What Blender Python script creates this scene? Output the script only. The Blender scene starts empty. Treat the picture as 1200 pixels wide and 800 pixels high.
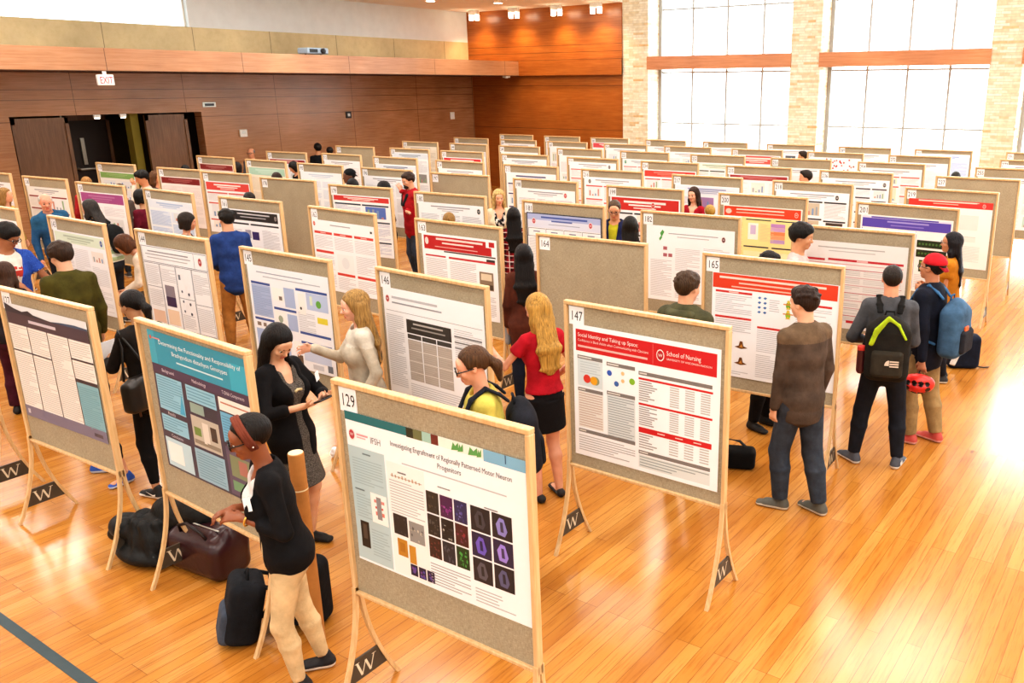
import bpy, math, random
import numpy as np
from mathutils import Vector, Matrix
random.seed(7)
SC = bpy.context.scene
COL = SC.collection
PI = math.pi
def lin(c):
    if isinstance(c, str):
        c = [int(c[i:i+2], 16)/255 for i in (0, 2, 4)]
    return tuple(x/12.92 if x <= .04045 else ((x+.055)/1.055)**2.4 for x in c)

# ------------------------------------------------------------------ materials
MATS = {}
class NT:
    def __init__(s, name):
        s.m = bpy.data.materials.new(name); s.m.use_nodes = True
        s.t = s.m.node_tree; s.b = s.t.nodes['Principled BSDF']; s.o = s.t.nodes['Material Output']
    def n(s, kind, **kw):
        x = s.t.nodes.new(kind)
        for k, v in kw.items():
            if k.startswith('_'): setattr(x, k[1:], v)
            else: x.inputs[k.replace('__', ' ')].default_value = v
        return x
    def l(s, a, b): s.t.links.new(a, b)
    def math(s, op, a, b=None, c=None):
        x = s.t.nodes.new('ShaderNodeMath'); x.operation = op
        for i, v in enumerate((a, b, c)):
            if v is None: continue
            if isinstance(v, (int, float)): x.inputs[i].default_value = v
            else: s.l(v, x.inputs[i])
        return x.outputs[0]
    def mix(s, fac, a, b, mode='MIX'):
        x = s.t.nodes.new('ShaderNodeMix'); x.data_type = 'RGBA'; x.blend_type = mode
        for i, v in ((0, fac), (6, a), (7, b)):
            if isinstance(v, (int, float)): x.inputs[i].default_value = v
            elif isinstance(v, tuple): x.inputs[i].default_value = (*v[:3], 1)
            else: s.l(v, x.inputs[i])
        return x.outputs[2]
    def ramp(s, fac, stops):
        x = s.t.nodes.new('ShaderNodeValToRGB'); e = x.color_ramp.elements
        while len(e) < len(stops): e.new(.5)
        for i, (p, c) in enumerate(stops): e[i].position = p; e[i].color = (*c, 1)
        s.l(fac, x.inputs[0]); return x.outputs[0]
    def coord(s, out='Object', scale=(1, 1, 1), rot=(0, 0, 0), loc=(0, 0, 0)):
        tc = s.t.nodes.new('ShaderNodeTexCoord'); mp = s.t.nodes.new('ShaderNodeMapping')
        mp.inputs['Scale'].default_value = scale; mp.inputs['Rotation'].default_value = rot; mp.inputs['Location'].default_value = loc
        s.l(tc.outputs[out], mp.inputs[0]); return mp.outputs[0]
    def noise(s, vec, scale, detail=2, rough=.5):
        x = s.n('ShaderNodeTexNoise', Scale=scale, Detail=detail, Roughness=rough)
        s.l(vec, x.inputs['Vector']); return x.outputs['Fac']
    def bump(s, h, strength=.2, dist=.01):
        x = s.n('ShaderNodeBump', Strength=strength, Distance=dist); s.l(h, x.inputs['Height']); s.l(x.outputs[0], s.b.inputs['Normal'])
    def base(s, c):
        if isinstance(c, tuple): s.b.inputs['Base Color'].default_value = (*c[:3], 1)
        else: s.l(c, s.b.inputs['Base Color'])
    def set(s, **kw):
        for k, v in kw.items(): s.b.inputs[k.replace('__', ' ')].default_value = v
        return s

def plain(name, c, rough=.5, metal=0, var=.08, vscale=30, bump=0, emit=0):
    key = ('plain', name)
    if key in MATS: return MATS[key]
    t = NT(name); c = lin(c); v = t.coord(); f = t.noise(v, vscale, 3)
    t.base(t.ramp(f, [(.3, tuple(x*(1-var) for x in c)), (.7, tuple(min(1, x*(1+var)) for x in c))]))
    t.set(Roughness=rough, Metallic=metal)
    if bump: t.bump(f, bump, .01)
    if emit: t.set(Emission__Color=(*c, 1), Emission__Strength=emit)
    MATS[key] = t.m; return t.m

def cloth(c, pattern=None, c2='ffffff', rough=.85):
    key = ('cloth', c, pattern, c2)
    if key in MATS: return MATS[key]
    t = NT('cloth_' + c); a = lin(c); v = t.coord()
    f = t.noise(v, 9, 4, .6); g = t.noise(v, 240, 1)
    k1 = tuple(x*(.5+.3*max(a)) for x in a); k2 = tuple(min(1, x*1.08) for x in a)
    base = t.ramp(f, [(.3, k1), (.7, k2)])
    sep = t.n('ShaderNodeSeparateXYZ'); t.l(v, sep.inputs[0])
    if pattern == 'plaid':
        fx = t.math('GREATER_THAN', t.math('FRACT', t.math('MULTIPLY', sep.outputs[0], 13.)), .5)
        fz = t.math('GREATER_THAN', t.math('FRACT', t.math('MULTIPLY', sep.outputs[2], 13.)), .5)
        s = t.math('MULTIPLY', t.math('ADD', fx, fz), .45)
        base = t.mix(s, base, lin('160d12'))
        gx = t.math('LESS_THAN', t.math('FRACT', t.math('MULTIPLY', sep.outputs[0], 13.)), .13)
        gz = t.math('LESS_THAN', t.math('FRACT', t.math('MULTIPLY', sep.outputs[2], 13.)), .13)
        base = t.mix(t.math('MULTIPLY', t.math('MAXIMUM', gx, gz), .8), base, lin(c2))
    elif pattern == 'stripe':
        fz = t.math('GREATER_THAN', t.math('FRACT', t.math('MULTIPLY', sep.outputs[2], 11.)), .55)
        base = t.mix(fz, base, lin(c2))
    elif pattern == 'blotch':
        h = t.noise(v, 22, 3); base = t.mix(t.math('GREATER_THAN', h, .53), base, lin(c2))
    elif pattern == 'fleck':
        h = t.noise(v, 150, 2, .8); base = t.mix(t.math('MULTIPLY', t.math('GREATER_THAN', h, .52), .7), base, lin(c2))
    t.base(base); t.set(Roughness=rough, Specular__IOR__Level=.25)
    t.bump(t.math('ADD', t.math('MULTIPLY', f, 1.), t.math('MULTIPLY', g, .1)), .55, .02)
    MATS[key] = t.m; return t.m

def skinmat(c):
    key = ('skin', c)
    if key in MATS: return MATS[key]
    t = NT('skin_' + c); a = lin(c); v = t.coord(); f = t.noise(v, 14, 3)
    t.base(t.ramp(f, [(.3, (a[0]*.92, a[1]*.86, a[2]*.84)), (.7, tuple(min(1, x*1.06) for x in a))]))
    t.set(Roughness=.48, Subsurface__Weight=.08, Subsurface__Radius=(.02, .008, .004))
    MATS[key] = t.m; return t.m

def hairmat(c):
    key = ('hair', c)
    if key in MATS: return MATS[key]
    t = NT('hair_' + c); a = lin(c); v = t.coord(scale=(60, 60, 5)); f = t.noise(v, 1.5, 3, .6)
    t.base(t.ramp(f, [(.3, tuple(x*.4 for x in a)), (.75, tuple(min(1, x*1.15) for x in a))]))
    t.set(Roughness=.55, Specular__IOR__Level=.3); t.bump(f, .8, .012); MATS[key] = t.m; return t.m

# ------------------------------------------------------------------ mesh builder
class MB:
    def __init__(s): s.v = []; s.f = []; s.mi = []; s.c = []
    def add(s, vs, fs, mi=0, col=None):
        o = len(s.v); s.v += [tuple(p) for p in vs]
        for f in fs: s.f.append([o+i for i in f]); s.mi.append(mi); s.c.append(col)
    def box(s, lo, hi, mi=0, bev=0):
        x0, y0, z0 = lo; x1, y1, z1 = hi
        if bev:
            b = min(bev, (x1-x0)/2.01, (y1-y0)/2.01, (z1-z0)/2.01)
            vs = []; idx = {}
            for sx in (0, 1):
                for sy in (0, 1):
                    for sz in (0, 1):
                        X = (x0, x1)[sx]; Y = (y0, y1)[sy]; Z = (z0, z1)[sz]
                        ix = b if sx == 0 else -b; iy = b if sy == 0 else -b; iz = b if sz == 0 else -b
                        for k, p in enumerate(((X, Y+iy, Z+iz), (X+ix, Y, Z+iz), (X+ix, Y+iy, Z))):
                            idx[(sx, sy, sz, k)] = len(vs); vs.append(p)
            g = lambda *a: idx[a]
            fs = []
            for a in (0, 1):
                q = [g(a, 0, 0, 0), g(a, 1, 0, 0), g(a, 1, 1, 0), g(a, 0, 1, 0)]; fs.append(q if a else q[::-1])
                q = [g(0, a, 0, 1), g(1, a, 0, 1), g(1, a, 1, 1), g(0, a, 1, 1)]; fs.append(q[::-1] if a else q)
                q = [g(0, 0, a, 2), g(1, 0, a, 2), g(1, 1, a, 2), g(0, 1, a, 2)]; fs.append(q if a else q[::-1])
            for a in (0, 1):
                for c in (0, 1):
                    fs.append([g(0, a, c, 1), g(1, a, c, 1), g(1, a, c, 2), g(0, a, c, 2)])
                    fs.append([g(a, 0, c, 0), g(a, 1, c, 0), g(a, 1, c, 2), g(a, 0, c, 2)])
                    fs.append([g(a, c, 0, 0), g(a, c, 1, 0), g(a, c, 1, 1), g(a, c, 0, 1)])
            for a in (0, 1):
                for c in (0, 1):
                    for d in (0, 1): fs.append([g(a, c, d, 0), g(a, c, d, 1), g(a, c, d, 2)])
            # orient outward
            ctr = np.array([(x0+x1)/2, (y0+y1)/2, (z0+z1)/2]); out = []
            V = np.array(vs)
            for f in fs:
                n = np.cross(V[f[1]]-V[f[0]], V[f[2]]-V[f[1]])
                out.append(f if n @ (V[f].mean(0)-ctr) > 0 else f[::-1])
            s.add(vs, out, mi)
        else:
            s.add([(x0, y0, z0), (x1, y0, z0), (x1, y1, z0), (x0, y1, z0), (x0, y0, z1), (x1, y0, z1), (x1, y1, z1), (x0, y1, z1)],
                  [(3, 2, 1, 0), (4, 5, 6, 7), (0, 1, 5, 4), (1, 2, 6, 5), (2, 3, 7, 6), (3, 0, 4, 7)], mi)
    def tube(s, pts, r, n=8, mi=0, flat=None, closed=False):
        P = [np.array(p, float) for p in pts]; N = len(P); rings = []
        rr = r if isinstance(r, (list, tuple)) else [r]*N
        up = np.array([.1, .2, 1.])
        for i in range(N):
            t = P[(i+1) % N]-P[i-1] if closed else P[min(i+1, N-1)]-P[max(i-1, 0)]
            t = t/(np.linalg.norm(t)+1e-9)
            if abs(t @ up)/np.linalg.norm(up) > .95: up = np.array([1., .1, .2])
            a = np.cross(t, up); a /= np.linalg.norm(a); b = np.cross(t, a)
            if i and not closed or i: 
                pass
            up = -b if False else up
            rings.append([tuple(P[i]+rr[i]*(math.cos(2*PI*k/n)*a+math.sin(2*PI*k/n)*b)) for k in range(n)])
        vs = [p for rg in rings for p in rg]; fs = []
        M = N if closed else N-1
        for i in range(M):
            j = (i+1) % N
            for k in range(n): fs.append((i*n+k, i*n+(k+1) % n, j*n+(k+1) % n, j*n+k))
        if not closed: fs += [tuple(range(n))[::-1], tuple((N-1)*n+k for k in range(n))]
        s.add(vs, fs, mi)
    def lathe(s, prof, n=24, mi=0, ctr=(0, 0)):
        vs = []; fs = []
        for (r, z) in prof:
            for k in range(n): vs.append((ctr[0]+r*math.cos(2*PI*k/n), ctr[1]+r*math.sin(2*PI*k/n), z))
        for i in range(len(prof)-1):
            for k in range(n): fs.append((i*n+k, i*n+(k+1) % n, (i+1)*n+(k+1) % n, (i+1)*n+k))
        fs += [tuple(range(n))[::-1], tuple((len(prof)-1)*n+k for k in range(n))]
        s.add(vs, fs, mi)
    def mesh(s, name, mats, smooth=False):
        me = bpy.data.meshes.new(name); me.from_pydata(s.v, [], s.f)
        for m in (mats if isinstance(mats, (list, tuple)) else [mats]): me.materials.append(m)
        me.polygons.foreach_set('material_index', s.mi)
        if any(c is not None for c in s.c):
            at = me.color_attributes.new('Col', 'FLOAT_COLOR', 'CORNER'); buf = []
            for f, c in zip(s.f, s.c): buf += [*(c or (1, 1, 1)), 1.]*len(f)
            at.data.foreach_set('color', buf)
        if smooth: me.polygons.foreach_set('use_smooth', [True]*len(s.f))
        me.update(); return me

def link(name, me, parent=None, loc=None, rotz=None):
    o = bpy.data.objects.new(name, me); COL.objects.link(o)
    if parent: o.parent = parent
    if loc: o.location = loc
    if rotz is not None: o.rotation_euler = (0, 0, rotz)
    return o
def tag(o, label, cat, group=None):
    o['label'] = label; o['category'] = cat
    if group: o['group'] = group
    return o
def struct(name, mb, mats, **kw):
    o = link(name, mb.mesh(name, mats, **kw)); o['kind'] = 'structure'; return o
def empty(name, loc, rotz=0):
    o = bpy.data.objects.new(name, None); COL.objects.link(o); o.location = loc; o.rotation_euler = (0, 0, rotz); o.empty_display_size = .1; return o

_TXT = {}
def text2d(s):
    if s in _TXT: return _TXT[s]
    cu = bpy.data.curves.new('t', 'FONT'); cu.body = s; cu.size = 1; cu.resolution_u = 2
    ob = bpy.data.objects.new('t', cu); COL.objects.link(ob)
    dg = bpy.context.evaluated_depsgraph_get(); ev = ob.evaluated_get(dg); me = ev.to_mesh()
    v = [(p.co.x, p.co.y) for p in me.vertices]; f = [list(p.vertices) for p in me.polygons]
    ev.to_mesh_clear(); bpy.data.objects.remove(ob); bpy.data.curves.remove(cu)
    w = max(p[0] for p in v) if v else 0
    _TXT[s] = (v, f, w); return _TXT[s]

# ------------------------------------------------------------------ signed-distance modelling
def _n(v): v = np.asarray(v, float); return v/(np.linalg.norm(v)+1e-12)
class SD:
    """smooth unions of tapered capsules, ellipsoids and boxes turned into one closed mesh"""
    def __init__(s): s.ops = []
    def cap(s, a, b, wa, wb=None, da=None, db=None, lat=None, k=.02, flat=False, op='+'):
        wb = wa if wb is None else wb; da = wa if da is None else da; db = wb if db is None else db
        s.ops.append((op, 'cap', np.array(a, float), np.array(b, float), wa, wb, da, db, None if lat is None else _n(lat), k, flat)); return s
    def ell(s, c, r, R=None, k=.02, op='+'):
        s.ops.append((op, 'ell', np.array(c, float), np.array(r, float), np.eye(3) if R is None else np.array(R, float), k)); return s
    def box(s, c, hf, R=None, rd=.02, k=.02, op='+'):
        s.ops.append((op, 'box', np.array(c, float), np.array(hf, float), np.eye(3) if R is None else np.array(R, float), rd, k)); return s
    def cut(s, p, n, lo=None, hi=None): s.ops.append(('c', 'cut', np.array(p, float), _n(n), lo, hi)); return s
    def bb(s, o):
        if o[1] == 'cap':
            r = max(o[4:8])*1.05; return np.minimum(o[2], o[3])-r, np.maximum(o[2], o[3])+r
        if o[1] == 'ell':
            e = np.sqrt((o[4]**2) @ (o[3]**2)); return o[2]-e, o[2]+e
        e = np.abs(o[4]) @ o[3]; return o[2]-e, o[2]+e
    def build(s, res, zones=()):
        los, his = zip(*[s.bb(o) for o in s.ops if o[0] == '+'])
        lo = np.min(los, 0)-.03; hi = np.max(his, 0)+.03
        ax = []
        for d in range(3):
            x = [lo[d]]
            while x[-1] < hi[d]:
                st = res
                for (zd, a, b, r) in zones:
                    if zd == d and a <= x[-1] <= b: st = min(st, r)
                x.append(x[-1]+st)
            ax.append(np.array(x))
        X, Y, Z = ax
        D = np.full((len(X), len(Y), len(Z)), .12, np.float32)
        for o in s.ops:
            if o[1] == 'cut':
                p, n, l, h = o[2:6]
                sl = tuple(slice(0, len(A)) if l is None else slice(*np.searchsorted(A, (l[d], h[d]))) for d, A in enumerate(ax))
                px, py, pz = (X[sl[0]][:, None, None]-p[0]), (Y[sl[1]][None, :, None]-p[1]), (Z[sl[2]][None, None, :]-p[2])
                D[sl] = np.maximum(D[sl], (px*n[0]+py*n[1]+pz*n[2]).astype(np.float32)); continue
            l, h = s.bb(o); k = o[9] if o[1] == 'cap' else o[-1]
            m = k+res*2.5
            sl = tuple(slice(*np.searchsorted(A, (l[d]-m, h[d]+m))) for d, A in enumerate(ax))
            x = X[sl[0]][:, None, None]; y = Y[sl[1]][None, :, None]; z = Z[sl[2]][None, None, :]
            if 0 in (x.size, y.size, z.size): continue
            if o[1] == 'cap':
                a, b, wa, wb, da, db, lat, k, flat = o[2:]
                ab = b-a; L = np.linalg.norm(ab)+1e-9; u = ab/L
                qx, qy, qz = x-a[0], y-a[1], z-a[2]
                al = qx*u[0]+qy*u[1]+qz*u[2]; t = np.clip(al/L, 0, 1)
                w = wa+(wb-wa)*t; dd = da+(db-da)*t
                perp2 = np.maximum(qx*qx+qy*qy+qz*qz-al*al, 0)
                over = np.maximum(np.maximum(-al, al-L), 0)
                if lat is None:
                    v = perp2/(w*w)
                else:
                    lt = lat-u*(lat @ u); lt = lt/np.linalg.norm(lt)
                    lc = qx*lt[0]+qy*lt[1]+qz*lt[2]; l2 = lc*lc
                    v = l2/(w*w)+np.maximum(perp2-l2, 0)/(dd*dd)
                mn = np.minimum(w, dd)
                if flat: d = np.maximum((np.sqrt(v)-1)*mn, np.maximum(-al, al-L))
                else: d = (np.sqrt(v+(over/mn)**2)-1)*mn
            elif o[1] == 'ell':
                c, r, R, k = o[2:]
                qx, qy, qz = x-c[0], y-c[1], z-c[2]
                e = [(qx*R[0, i]+qy*R[1, i]+qz*R[2, i])/r[i] for i in range(3)]
                d = (np.sqrt(e[0]**2+e[1]**2+e[2]**2)-1)*min(r)
            else:
                c, hf, R, rd, k = o[2:]
                qx, qy, qz = x-c[0], y-c[1], z-c[2]
                e = [np.abs(qx*R[0, i]+qy*R[1, i]+qz*R[2, i])-(hf[i]-rd) for i in range(3)]
                d = np.sqrt(np.maximum(e[0], 0)**2+np.maximum(e[1], 0)**2+np.maximum(e[2], 0)**2)+np.minimum(np.maximum(np.maximum(e[0], e[1]), e[2]), 0)-rd
            A = D[sl]
            if o[0] == '+':
                hh = np.maximum(k-np.abs(A-d), 0)/k; D[sl] = np.minimum(A, d)-hh*hh*k*.25
            else:
                d = -d; hh = np.maximum(k-np.abs(A-d), 0)/k; D[sl] = np.maximum(A, d)+hh*hh*k*.25
        D[0] = D[-1] = .1; D[:, 0] = D[:, -1] = .1; D[:, :, 0] = D[:, :, -1] = .1
        return s.nets(D, X, Y, Z)
    @staticmethod
    def nets(D, X, Y, Z):
        S = D < 0
        cnt = np.zeros(tuple(n-1 for n in D.shape), np.int8); cs = [(i, j, k) for i in (0, 1) for j in (0, 1) for k in (0, 1)]
        sl = lambda i, n: slice(i, n-1+i)
        for c in cs: cnt += S[sl(c[0], D.shape[0]), sl(c[1], D.shape[1]), sl(c[2], D.shape[2])]
        I = np.argwhere((cnt > 0) & (cnt < 8))
        vid = np.full(cnt.shape, -1, np.int32); vid[I[:, 0], I[:, 1], I[:, 2]] = np.arange(len(I))
        P = np.zeros((len(I), 3)); N = np.zeros(len(I))
        val = {c: D[I[:, 0]+c[0], I[:, 1]+c[1], I[:, 2]+c[2]] for c in cs}
        pos = {c: np.stack([X[I[:, 0]+c[0]], Y[I[:, 1]+c[1]], Z[I[:, 2]+c[2]]], 1) for c in cs}
        for a in cs:
            for d in range(3):
                if a[d]: continue
                b = tuple(1 if q == d else a[q] for q in range(3))
                va, vb = val[a], val[b]; m = (va < 0) != (vb < 0)
                t = va[m]/(va[m]-vb[m]); P[m] += pos[a][m]+(pos[b][m]-pos[a][m])*t[:, None]; N[m] += 1
        P /= N[:, None]
        Q = []
        for d in range(3):
            A = np.take(S, range(0, S.shape[d]-1), d); B = np.take(S, range(1, S.shape[d]), d)
            e = np.argwhere(A != B); 
            d1, d2 = (d+1) % 3, (d+2) % 3
            e = e[(e[:, d1] > 0) & (e[:, d2] > 0) & (e[:, d1] < vid.shape[d1]) & (e[:, d2] < vid.shape[d2])]
            def cell(o1, o2):
                c = e.copy(); c[:, d1] += o1; c[:, d2] += o2; return vid[c[:, 0], c[:, 1], c[:, 2]]
            q = np.stack([cell(-1, -1), cell(0, -1), cell(0, 0), cell(-1, 0)], 1)
            ins = S[e[:, 0], e[:, 1], e[:, 2]]; q[~ins] = q[~ins][:, ::-1]; Q.append(q)
        Q = np.concatenate(Q); Q = Q[(Q >= 0).all(1)]
        return P, Q

def sdmesh(name, sd, mats, res, zones=(), paint=None, smooth_it=1):
    P, Q = sd.build(res, zones)
    for _ in range(smooth_it):
        s = np.zeros_like(P); n = np.zeros(len(P))
        for k in range(4):
            a, b = Q[:, k], Q[:, (k+1) % 4]
            np.add.at(s, a, P[b]); np.add.at(n, a, 1); np.add.at(s, b, P[a]); np.add.at(n, b, 1)
        P = P*.45+(s/np.maximum(n, 1)[:, None])*.55
    me = bpy.data.meshes.new(name)
    me.vertices.add(len(P)); me.vertices.foreach_set('co', P.astype(np.float32).ravel())
    me.loops.add(len(Q)*4); me.loops.foreach_set('vertex_index', Q.astype(np.int32).ravel())
    me.polygons.add(len(Q)); me.polygons.foreach_set('loop_start', np.arange(0, len(Q)*4, 4, dtype=np.int32))
    me.polygons.foreach_set('use_smooth', np.ones(len(Q), bool))
    for m in (mats if isinstance(mats, (list, tuple)) else [mats]): me.materials.append(m)
    if paint is not None: me.polygons.foreach_set('material_index', paint(P[Q].mean(1)).astype(np.int32))
    me.update(calc_edges=True); me.validate()
    return me
# ------------------------------------------------------------------ room materials
def mat_floor():
    t = NT('plank_floor')
    v = t.coord(rot=(0, 0, PI/2))
    br = t.n('ShaderNodeTexBrick', _offset=.37, _offset_frequency=3, Scale=1., Mortar__Size=.0016, Mortar__Smooth=.1, Bias=0., Brick__Width=1.9, Row__Height=.083)
    br.inputs['Color1'].default_value = (0, 0, 0, 1); br.inputs['Color2'].default_value = (1, 1, 1, 1); br.inputs['Mortar'].default_value = (.5, .5, .5, 1)
    t.l(v, br.inputs['Vector'])
    tone = t.ramp(br.outputs['Color'], [(0, lin('ba7e34')), (.35, lin('c0843a')), (.7, lin('c68b42')), (1, lin('cd964f'))])
    g = t.noise(t.coord(scale=(14, .8, 1)), 3.5, 6, .65)
    g2 = t.noise(t.coord(scale=(3, .35, 1)), 1.4, 4, .6)
    c = t.mix(.42, tone, t.ramp(g, [(.32, lin('a86a2c')), (.5, lin('ffffff')), (.75, lin('fff8ea'))]), 'MULTIPLY')
    c = t.mix(.28, c, t.ramp(g2, [(.35, lin('c08040')), (.6, lin('ffffff'))]), 'MULTIPLY')
    vo = t.n('ShaderNodeTexVoronoi', Scale=1.1); t.l(t.coord(scale=(2.4, .9, 1)), vo.inputs['Vector'])
    knot = t.ramp(vo.outputs['Distance'], [(.0, (.12, .05, .02)), (.03, (.45, .3, .2)), (.05, (1, 1, 1))])
    c = t.mix(.75, c, knot, 'MULTIPLY')
    c = t.mix(t.math('MULTIPLY', br.outputs['Fac'], .75), c, lin('5a2c0c'))
    t.base(c)
    rg = t.noise(t.coord(), 3, 3)
    t.l(t.math('ADD', t.math('MULTIPLY', rg, .06), .16), t.b.inputs['Roughness'])
    t.set(Specular__IOR__Level=.5, Coat__Weight=.12, Coat__Roughness=.22)
    t.bump(t.math('ADD', g, t.math('MULTIPLY', br.outputs['Fac'], -2.)), .06, .004)
    return t.m

def mat_wood(name, cols, axis, seams_z=(), seam_every=None, seam_off=0, rough=.3, zscale=(.5, 12), hi=None):
    """flat veneer with horizontal grain and thin dark panel seams; axis = the wall's running axis (0 x, 1 y)"""
    t = NT(name); sc = [1, 1, 1]; sc[axis] = zscale[0]; sc[2] = zscale[1]
    f = t.noise(t.coord(scale=tuple(sc)), 3, 6, .65); g = t.noise(t.coord(), .8, 3, .5)
    c = t.ramp(f, [(.25, lin(cols[0])), (.5, lin(cols[1])), (.8, lin(cols[2]))])
    c = t.mix(.5, c, t.ramp(g, [(.3, (.55, .5, .48)), (.7, (1.15, 1.1, 1.08))]), 'MULTIPLY')
    sep = t.n('ShaderNodeSeparateXYZ'); t.l(t.coord(), sep.inputs[0]); lines = None
    def add(m):
        nonlocal lines
        lines = m if lines is None else t.math('MAXIMUM', lines, m)
    for z in seams_z: add(t.math('LESS_THAN', t.math('ABSOLUTE', t.math('SUBTRACT', sep.outputs[2], z)), .007))
    if seam_every:
        x = t.math('FRACT', t.math('DIVIDE', t.math('SUBTRACT', sep.outputs[axis], seam_off-100*seam_every), seam_every))
        add(t.math('LESS_THAN', x, .014/seam_every))
    if lines is not None: c = t.mix(t.math('MULTIPLY', lines, .7), c, lin('2a140a'))
    t.base(c); t.set(Roughness=rough, Specular__IOR__Level=.5)
    t.bump(f, .05, .003); return t.m

def mat_stone():
    t = NT('ledger_stone'); v0 = t.coord(rot=(PI/2, 0, 0)); sw = t.n('ShaderNodeCombineXYZ'); sp = t.n('ShaderNodeSeparateXYZ')
    t.l(t.coord(), sp.inputs[0]); t.l(t.math('ADD', sp.outputs[0], sp.outputs[1]), sw.inputs[0]); t.l(sp.outputs[2], sw.inputs[1])
    br = t.n('ShaderNodeTexBrick', _offset=.43, _squash=.6, _squash_frequency=3, Scale=1., Mortar__Size=.006, Mortar__Smooth=.4, Brick__Width=.34, Row__Height=.062)
    br.inputs['Color1'].default_value = (0, 0, 0, 1); br.inputs['Color2'].default_value = (1, 1, 1, 1); br.inputs['Mortar'].default_value = (.4, .4, .4, 1)
    t.l(sw.outputs[0], br.inputs['Vector'])
    c = t.ramp(br.outputs['Color'], [(0, lin('d6c6a6')), (.3, lin('e2d9c4')), (.6, lin('ebe5d6')), (.92, lin('dccfb2')), (1, lin('d4b080'))])
    f = t.noise(t.coord(), 9, 4); c = t.mix(.35, c, t.ramp(f, [(.3, (.5, .45, .38)), (.65, (1.1, 1.1, 1.1))]), 'MULTIPLY')
    c = t.mix(t.math('MULTIPLY', br.outputs['Fac'], .4), c, lin('a8946c'))
    t.base(c); t.set(Roughness=.9)
    t.bump(t.math('ADD', br.outputs['Color'], t.math('MULTIPLY', br.outputs['Fac'], -1.5)), .5, .02); return t.m

def mat_fabric():
    t = NT('tack_fabric'); f = t.noise(t.coord(scale=(40, 40, 260)), 1, 2, .6); g = t.noise(t.coord(scale=(260, 40, 40)), 1, 2, .6); h = t.noise(t.coord(), 5, 3)
    c = t.mix(.5, t.ramp(f, [(.3, lin('857b66')), (.7, lin('bdb198'))]), t.ramp(g, [(.3, lin('877c66')), (.7, lin('c2b69c'))]))
    c = t.mix(.3, c, t.ramp(h, [(.3, (.75, .75, .75)), (.7, (1.1, 1.1, 1.1))]), 'MULTIPLY')
    t.base(c); t.set(Roughness=.95); t.bump(t.math('ADD', f, g), .2, .003); return t.m

def mat_oak(name='pale_oak', cols=('c49e6c', 'd8b586', 'e4c79e')):
    t = NT(name); f = t.noise(t.coord(scale=(18, 18, 1.2)), 3, 4, .6)
    t.base(t.ramp(f, [(.25, lin(cols[0])), (.55, lin(cols[1])), (.85, lin(cols[2]))])); t.set(Roughness=.42); t.bump(f, .05, .002); return t.m

def mat_print():
    t = NT('poster_print'); a = t.n('ShaderNodeAttribute', _attribute_name='Col'); f = t.noise(t.coord(), 3, 2)
    t.base(t.mix(.12, a.outputs['Color'], t.ramp(f, [(.3, (.8, .8, .8)), (.7, (1, 1, 1))]), 'MULTIPLY')); t.set(Roughness=.4); return t.m

def mat_glass():
    t = NT('window_glass'); g = t.n('ShaderNodeBsdfGlossy', Roughness=.02); tr = t.n('ShaderNodeBsdfTransparent'); tr.inputs[0].default_value = (.96, .98, .98, 1)
    fr = t.n('ShaderNodeFresnel', IOR=1.45); mx = t.n('ShaderNodeMixShader'); nz = t.noise(t.coord(), 2, 1)
    t.l(t.math('MULTIPLY', fr.outputs[0], t.math('ADD', t.math('MULTIPLY', nz, .1), .5)), mx.inputs[0]); t.l(tr.outputs[0], mx.inputs[1]); t.l(g.outputs[0], mx.inputs[2]); t.l(mx.outputs[0], t.o.inputs[0]); return t.m

M = {}
M['floor'] = mat_floor()
M['wall_low'] = mat_wood('walnut_panel_wall', ('986a46', 'b0825c', 'c29670'), 1, (2.49, 2.92, 3.12), 2.42, 1.9, .27)
M['wall_back'] = mat_wood('cherry_panel_wall', ('8c4a16', 'a65f24', 'ba7636'), 0, (1.9, 3.17, 3.91, 4.12, 4.32), None, 0, .3)
M['fascia'] = mat_wood('cherry_fascia', ('a8744e', 'ba8862', 'c89c7a'), 1, (), 2.9, 0.2, .28)
M['beam'] = mat_wood('cherry_beam', ('b8764c', 'ca8a60', 'd89c74'), 0, (), None, 0, .35)
M['beige'] = mat_wood('beige_wall_panel', ('ccc193', 'd6cba0', 'dcd2aa'), 1, (), 2.03, -.18, .6, (2, 2))
M['white'] = plain('white_plaster', 'dfe8ea', .8, 0, .03, 4)
M['jamb'] = plain('white_jamb', 'f2efe8', .6, 0, .02, 4)
M['ceil'] = plain('ceiling_plaster', 'efe8dc', .8, 0, .03, 3)
M['stone'] = mat_stone(); M['fabric'] = mat_fabric(); M['oak'] = mat_oak(); M['print'] = mat_print(); M['glass'] = mat_glass()
M['alu'] = plain('grey_mullion', 'aaaaa6', .6, 0, .03)
M['door'] = mat_wood('walnut_door', ('5f4430', '7a5a40', '8e6e50'), 1, (), None, 0, .4, (14, .7))
M['darkdoor'] = plain('dark_inner_door', '2a1c14', .5, 0, .1, 5)
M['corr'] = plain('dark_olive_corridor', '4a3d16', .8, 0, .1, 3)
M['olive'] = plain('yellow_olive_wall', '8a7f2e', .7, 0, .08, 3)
M['white_pl'] = plain('white_plastic', 'f0f0ec', .4); M['black_pl'] = plain('black_plastic', '151517', .4)
M['steel'] = plain('brushed_steel', 'b8b6ae', .3, .8)
M['tape'] = plain('dark_floor_tape', '34464c', .6, 0, .1, 12)
M['plate'] = plain('dark_bronze_plate', '4a4136', .5, 0, .12, 20); M['platelet'] = plain('cream_letter', 'd9cdb4', .5)
M['card'] = plain('white_card', 'f1f3f7', .7, 0, .02); M['ink'] = plain('black_ink', '1c1c20', .6)
M['red'] = plain('exit_red', 'd8283c', .5, emit=.6); M['glow'] = plain('lamp_glow', 'fff0d4', .5, emit=14)

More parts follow.
